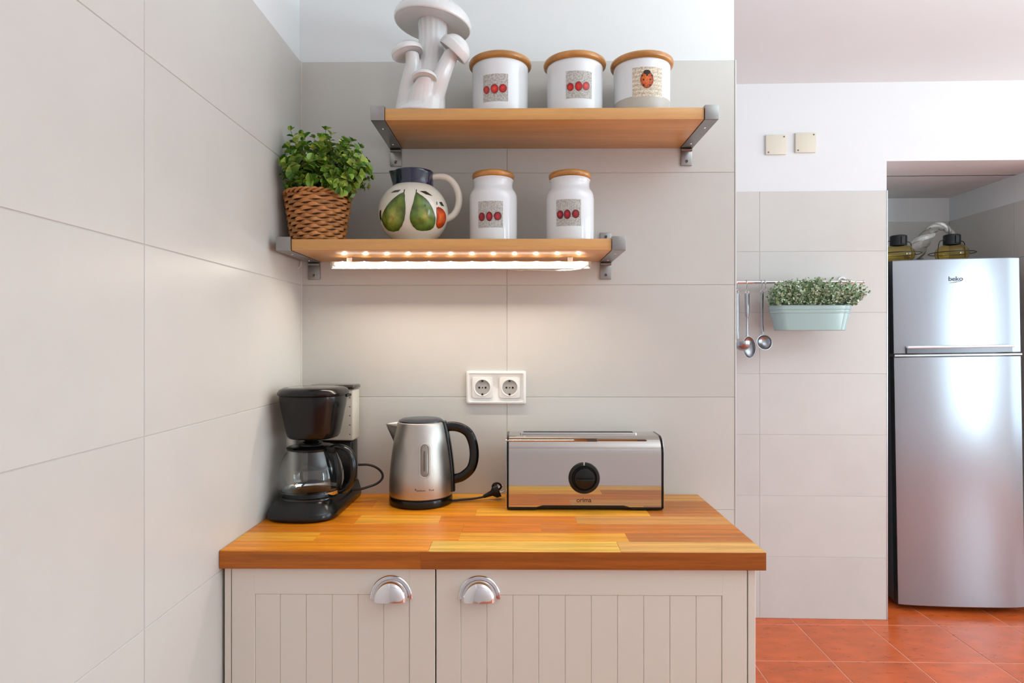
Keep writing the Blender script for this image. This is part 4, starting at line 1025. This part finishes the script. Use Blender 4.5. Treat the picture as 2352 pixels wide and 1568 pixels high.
def utensil(px, kind, label, name):
    a = (P(px, 648, RS) - FO).dot(FA); bz = RB - .012; d = bz
    t = thing(name, label, 'utensil', FW(a, bz, UT))
    def Q(da, db, z): return FW(a + da, bz + db, z)
    bm = nbm()
    if kind == 'deep':
        tube(bm, [Q(0, 0, UT - .012), Q(0, 0, UT - .10), Q(0, 0, PZ(765, RS)), Q(.002, -.004, PZ(778, RS))], [.0105, .0105, .0085, .008], 12, flat=(.35, 1), up=-FB)
    elif kind == 'spoon':
        tube(bm, [Q(0, 0, UT - .012), Q(0, 0, PZ(725, RS)), Q(0, 0, PZ(728, RS)), Q(0, 0, PZ(760, RS)), Q(0, -.002, PZ(774, RS))], [.0115, .0105, .0055, .005, .0075], 12, flat=(.4, 1), up=-FB)
    else:
        tube(bm, [Q(0, 0, UT - .012), Q(0, 0, UT - .09), Q(0, 0, UT - .16), Q(.002, -.002, PZ(766, RS))], [.0075, .0052, .005, .0085], 12, flat=(.45, 1), up=-FB)
    obj('handle', bm, USTEEL, t)
    bm = nbm(); r_ = .0075; tube(bm, [Q(r_ * math.cos(q), 0, UT - .0068 + r_ * math.sin(q)) for q in [2 * PI * i / 16 for i in range(16)]], .002, 6, closed=True); obj('hanging_ring', bm, CHROME, t)
    bm = nbm()
    def bowl(cen, rx, rz, dep, ax, rim=.0025):
        # open bowl: rim circle in the plane normal to ax, bulging along ax
        ax = ax.normalized(); ref = Vector((0, 0, 1)) if abs(ax.z) < .8 else FB
        v_ = (ref - ax * ref.dot(ax)).normalized(); u_ = v_.cross(ax)
        rings = []
        for q in range(9):
            t_ = PI / 2 * q / 8; rings.append([cen + (u_ * rx * math.cos(2 * PI * i / 28) + v_ * rz * math.sin(2 * PI * i / 28)) * max(math.cos(t_), .001) + ax * dep * math.sin(t_) for i in range(28)])
        inner = [[cen + (p_ - cen) * .94 for p_ in r__] for r__ in rings][::-1]
        loft(bm, rings + inner + [rings[0]], cap0=False, cap1=False)
    if kind == 'deep': bowl(Q(.010, -.048, PZ(786, RS)), .038, .036, .040, Vector((.12, -.2, -1)))
    elif kind == 'spoon': bowl(Q(.006, -.012, PZ(797, RS)), .031, .053, .017, FB + Vector((0, 0, -.1)))
    else: bowl(Q(.004, -.02, PZ(786, RS)), .036, .037, .024, FB + Vector((0, 0, -.25)))
    obj('bowl', bm, USTEEL, t, ang=.9)
hk = 'small steel S-hook on the rail holding the '
utensil(1692, 'deep', 'steel ladle with a deep round bowl, hanging next to the free wall edge', 'ladle')
utensil(1715, 'spoon', 'long steel serving spoon hanging in the middle of three utensils', 'serving_spoon')
utensil(1749, 'ladle', 'small round steel ladle hanging beside the pale green planter', 'ladle')
hook(1692, UT - .003, hk + 'deep ladle'); hook(1715, UT - .003, hk + 'serving spoon'); hook(1749, UT - .003, hk + 'small ladle')
hook(1757, UT - .006, 'small steel S-hook holding the end of the planter nearer the ladles'); hook(1928, UT - .006, 'small steel S-hook holding the planter end by the rail mount')

# oval enamel planter
ps = 492; pt, pb_ = PZ(702, ps), PZ(759, ps); pxc = (P(1860, 700, ps) - FO).dot(FA); pbk = RB - .082
pn = thing('planter', 'pale green enamel planter with small-leaved plants hanging from the rail', 'planter', FW(pxc, pbk, pb_), (0, 0, -AW))
def oval(w_, d_, z, n=56, off=0):
    r = d_ / 2; out = []
    for i in range(n):
        t_ = 2 * PI * i / n; cx__ = (w_ / 2 - r) * (1 if math.cos(t_) > 1e-9 else (-1 if math.cos(t_) < -1e-9 else 0)); out.append(Vector((cx__ + (r + off) * math.cos(t_), (r + off) * math.sin(t_), z)))
    return out
H = pt - pb_; bm = nbm(); rings = []
for t_, o_ in ((0, -.002), (.02, 0), (.68, 0), (.70, .0018), (.73, .0018), (.75, 0), (.82, 0), (.84, .0018), (.87, .0018), (.89, 0), (.97, 0), (.985, .003), (1.0, .003), (1.0, 0)):
    rings.append(oval(.320 + .052 * t_, .098 + .018 * t_, H * t_, off=o_))
rings.append(oval(.37, .105, H * .86)); rings.append(oval(.36, .10, H * .80))
loft(bm, rings); obj('pot', bm, TEAL, pn, local=True, ang=.5)
bm = nbm(); loft(bm, [oval(.358, .098, H * .801), oval(.30, .06, H * .93)]); obj('soil', bm, SOIL, pn, local=True)
bm = nbm(); LR = random.Random(5)
def tinyleaf(p, d, sz):
    d = d.normalized(); u_ = d.orthogonal().normalized(); u_.rotate(__import__('mathutils').Quaternion(d, LR.uniform(0, 6.28)))
    a = bm.verts.new(p); b = bm.verts.new(p + d * sz * .5 + u_ * sz * .36); c_ = bm.verts.new(p + d * sz - d.cross(u_) * sz * .1); e = bm.verts.new(p + d * sz * .5 - u_ * sz * .36)
    bm.faces.new((a, b, c_)); bm.faces.new((a, c_, e))
for i in range(440):
    bx_, by_ = LR.uniform(-.175, .175), LR.uniform(-.045, .045)
    hgt = LR.uniform(.07, .142) * (1 - .25 * (abs(bx_) / .175) ** 3); lean = Vector((max(bx_, -.02) * .25 + LR.uniform(-.012, .018), by_ * .5 - .008 + LR.uniform(-.012, .012), 0))
    if bx_ > .12: lean.x += .02
    b0 = Vector((bx_, by_, H * .85)); tp = b0 + lean + Vector((0, 0, hgt))
    for j in range(10):
        t_ = .25 + .75 * j / 9; q = b0.lerp(tp, t_)
        for _ in range(2):
            d = Vector((LR.uniform(-1, 1), LR.uniform(-1, 1), LR.uniform(-.1, .9))); tinyleaf(q, d, LR.uniform(.009, .0165))
obj('foliage', bm, LEAF2, pn, local=True, kind='stuff')

# ------------------------------------------------------------------ fridge
fd = F / 456.0; fp = P(2066, 784, 456); FWD = .600
fyaw = -.093
fr_ = thing('fridge', 'tall silver two-door fridge freezer standing in the wall niche', 'fridge', (fp.x, fp.y, 0.0), (0, -.016, fyaw))
fr_.location.z = .0
MW[fr_.name] = Matrix.LocRotScale(fr_.location, fr_.rotation_euler, Vector((1, 1, 1)))
FH = 1.770; gapz = PZ(816, 456)
body = LB(.004, FWD - .004, .062, .60, .03, FH - .006, bev=.004, seg=2); obj('body', body, FSIDE, fr_, local=True)
def fdoor(z0, z1, name='door'):
    bm = nbm(); n = 16; rings = []
    def sec(z, ins=0):
        pts = [(0 + ins, .052)]
        for i in range(n + 1):
            t_ = i / n; x = ins + (FWD - 2 * ins) * t_; y = .016 * ((2 * t_ - 1) ** 2) ** 1.3 + ins
            if i in (0, n): y += .004
            pts.append((x, y))
        pts.append((FWD - ins, .052))
        return [Vector((x, y, z)) for x, y in pts]
    loft(bm, [sec(z0, .004), sec(z0 + .004), sec(z1 - .004), sec(z1, .004)])
    return obj(name, bm, FRIDGE, fr_, local=True, ang=.5)
d1 = fdoor(gapz + .006, FH); d2 = fdoor(.028, gapz - .008)
for z0_, z1_ in ((gapz + .01, FH - .006), (.034, gapz - .012)): obj('door_seal', LB(.006, FWD - .006, .0522, .0618, z0_, z1_), mat('seal_grey', (150, 150, 152), .5), fr_, local=True)
for z0_, z1_ in ((gapz + .007, FH - .001), (.029, gapz - .009)): obj('door_edge', LB(-.0012, .0008, .012, .052, z0_, z1_, bev=.0004), mat('door_edge', (58, 60, 62), .2, .7), fr_, local=True)
obj('hinge_strip', LB(.0, FWD, .006, .06, gapz - .0075, gapz + .0045, bev=.002), ALU, fr_, local=True)
hz = gapz + .010
bm = nbm(); box(bm, .052, FWD - .050, -.020, .002, hz + .024, hz + .037, bev=.005, seg=3); obj('grip_bar', bm, mat('bright_grip', (244, 245, 248), .3, .3), d1, local=True, label='bright chrome grip bar')
bm = nbm(); box(bm, .054, FWD - .052, -.004, .006, hz - .002, hz + .026, bev=.002); obj('grip_recess', bm, mat('grip_dark', (90, 90, 94), .25, .7), d1, local=True)
lp = P(2205, 642, 465)
lx_ = .292; lz_ = 1.668
# badge lettering on the upper door
tmat = mat('badge_grey', (70, 71, 76), .3, .5)
o = text('beko', .030, (0, 0, 0), (0, 0, 0), tmat, d1, ext=.0006, sx=1.15, off=.0006)
o.matrix_local = Matrix.Translation((lx_, -.0004, lz_)) @ Matrix.Rotation(PI / 2, 4, 'X') @ Matrix.Scale(1.15, 4, (1, 0, 0))
bm = nbm(); tube(bm, [(lx_ - .030, -.0006, lz_ - .019), (lx_ + .0, -.0006, lz_ - .016), (lx_ + .028, -.0006, lz_ - .010)], [.0006, .0015, .0008], 6); obj('badge_swoosh', bm, tmat, d1, local=True)
for x, y in ((.05, .10), (.55, .10), (.05, .56), (.55, .56)):
    bm = nbm(); lathe(bm, [(.0001, .0022 if x > .3 else .0), (.018, .0022 if x > .3 else .0), (.016, .032), (.0001, .032)], (x, y, 0), 14); obj('foot', bm, BLACKM, fr_, local=True)
MF = mw(fr_)

# lamps and twisted cord lying on the fridge
def lamp(px, label, tilt):
    ls = 425; p = P(px, 590, ls); loc = (MF.inverted() @ p); loc.z = FH + .0004; loc.y = max(loc.y, .17); wl = MF @ loc
    t = thing('glass_lamp', label, 'lamp', wl, (0, tilt, 0), group='amber glass lamps on the fridge')
    g0 = .005; rg = .080
    pr_ = [(.0001, g0), (.036, g0 + .001), (.058, g0 + .010), (.075, g0 + .030), (rg, g0 + .052), (.076, g0 + .072), (.064, g0 + .088), (.046, g0 + .098), (.034, g0 + .101)]
    inn = [(r - .003 if r > .01 else r, z + (.003 if z < g0 + .02 else 0)) for r, z in pr_][::-1]
    bm = nbm(); lathe(bm, pr_ + inn, (0, 0, 0), 40); obj('shade', bm, AMBER, t, local=True, ang=.9)
    bm = nbm(); lathe(bm, [(.036, g0 + .098), (.041, g0 + .100), (.041, g0 + .150), (.036, g0 + .154), (.0001, g0 + .154)], (0, 0, 0), 26); box(bm, -.010, .010, -.046, -.036, g0 + .104, g0 + .146, bev=.002); obj('cap', bm, BLACKM, t, local=True)
    bm = nbm(); rg2 = .108
    tube(bm, [(rg2 * math.cos(a), rg2 * math.sin(a), g0 + .054) for a in [2 * PI * i / 40 for i in range(40)]], .0022, 6, closed=True)
    for q in range(2):
        a = .15 + q * PI; pts = [(.040, .125), (.070, .118), (.080, .095), (.085, .054), (.080, .022), (.052, -.001 + .0005)]
        tube(bm, spline([Vector((r * math.cos(a), r * math.sin(a), z + g0)) for r, z in pts], 4), .0022, 6)
    obj('wire_cage', bm, mat('cage_bronze', (58, 50, 36), .35, .8), t, local=True)
    return t
l1 = lamp(2063, 'amber glass lamp with black cap and wire cage, partly hidden by the pillar', 0)
l2 = lamp(2186, 'amber glass lamp with black cap and wire cage, in front of the niche corner', 0)
ct = thing('twisted_cord', 'thick twisted grey cord with a black clamp lying between the glass lamps', 'cord', MF @ Vector((.12, .22, FH)))
cs_ = 408
pth = [P(2098, 590, cs_), P(2106, 572, cs_), P(2118, 556, cs_), P(2131, 540, cs_), P(2142, 525, cs_), P(2158, 520, cs_), P(2172, 523, cs_), P(2182, 532, cs_), P(2191, 539, cs_ )]
pth[0].z = (MF @ Vector((.1, .3, FH))).z + .046
pth = spline(pth, 8); n = len(pth)
for q in range(3):
    bm = nbm(); pts = []; rs = []
    for i, p in enumerate(pth):
        f = i / (n - 1); rr_ = .024 * (1 - f) ** 1.5 + .009; a = 2.0 * PI * 2.6 * f + q * 2 * PI / 3
        tg = (pth[min(i + 1, n - 1)] - pth[max(i - 1, 0)]).normalized(); nn = Vector((0, 1, 0)); bb = tg.cross(nn).normalized()
        pts.append(p + (nn * math.cos(a) + bb * math.sin(a)) * rr_ * .75); rs.append(rr_ * .95)
    tube(bm, pts, rs, 8); obj('cord_strand', bm, mat('cord_grey', ((178, 174, 168), (150, 146, 138), (216, 214, 210))[q], .35, .1, var=.25, vscale=60), ct)
i = int(n * .36); bm = nbm(); tube(bm, pth[i:i + 9], [.019, .024, .024, .018, .018, .018, .023, .023, .017], 12); obj('clamp', bm, BLACKM, ct)

scene.render.film_transparent = False
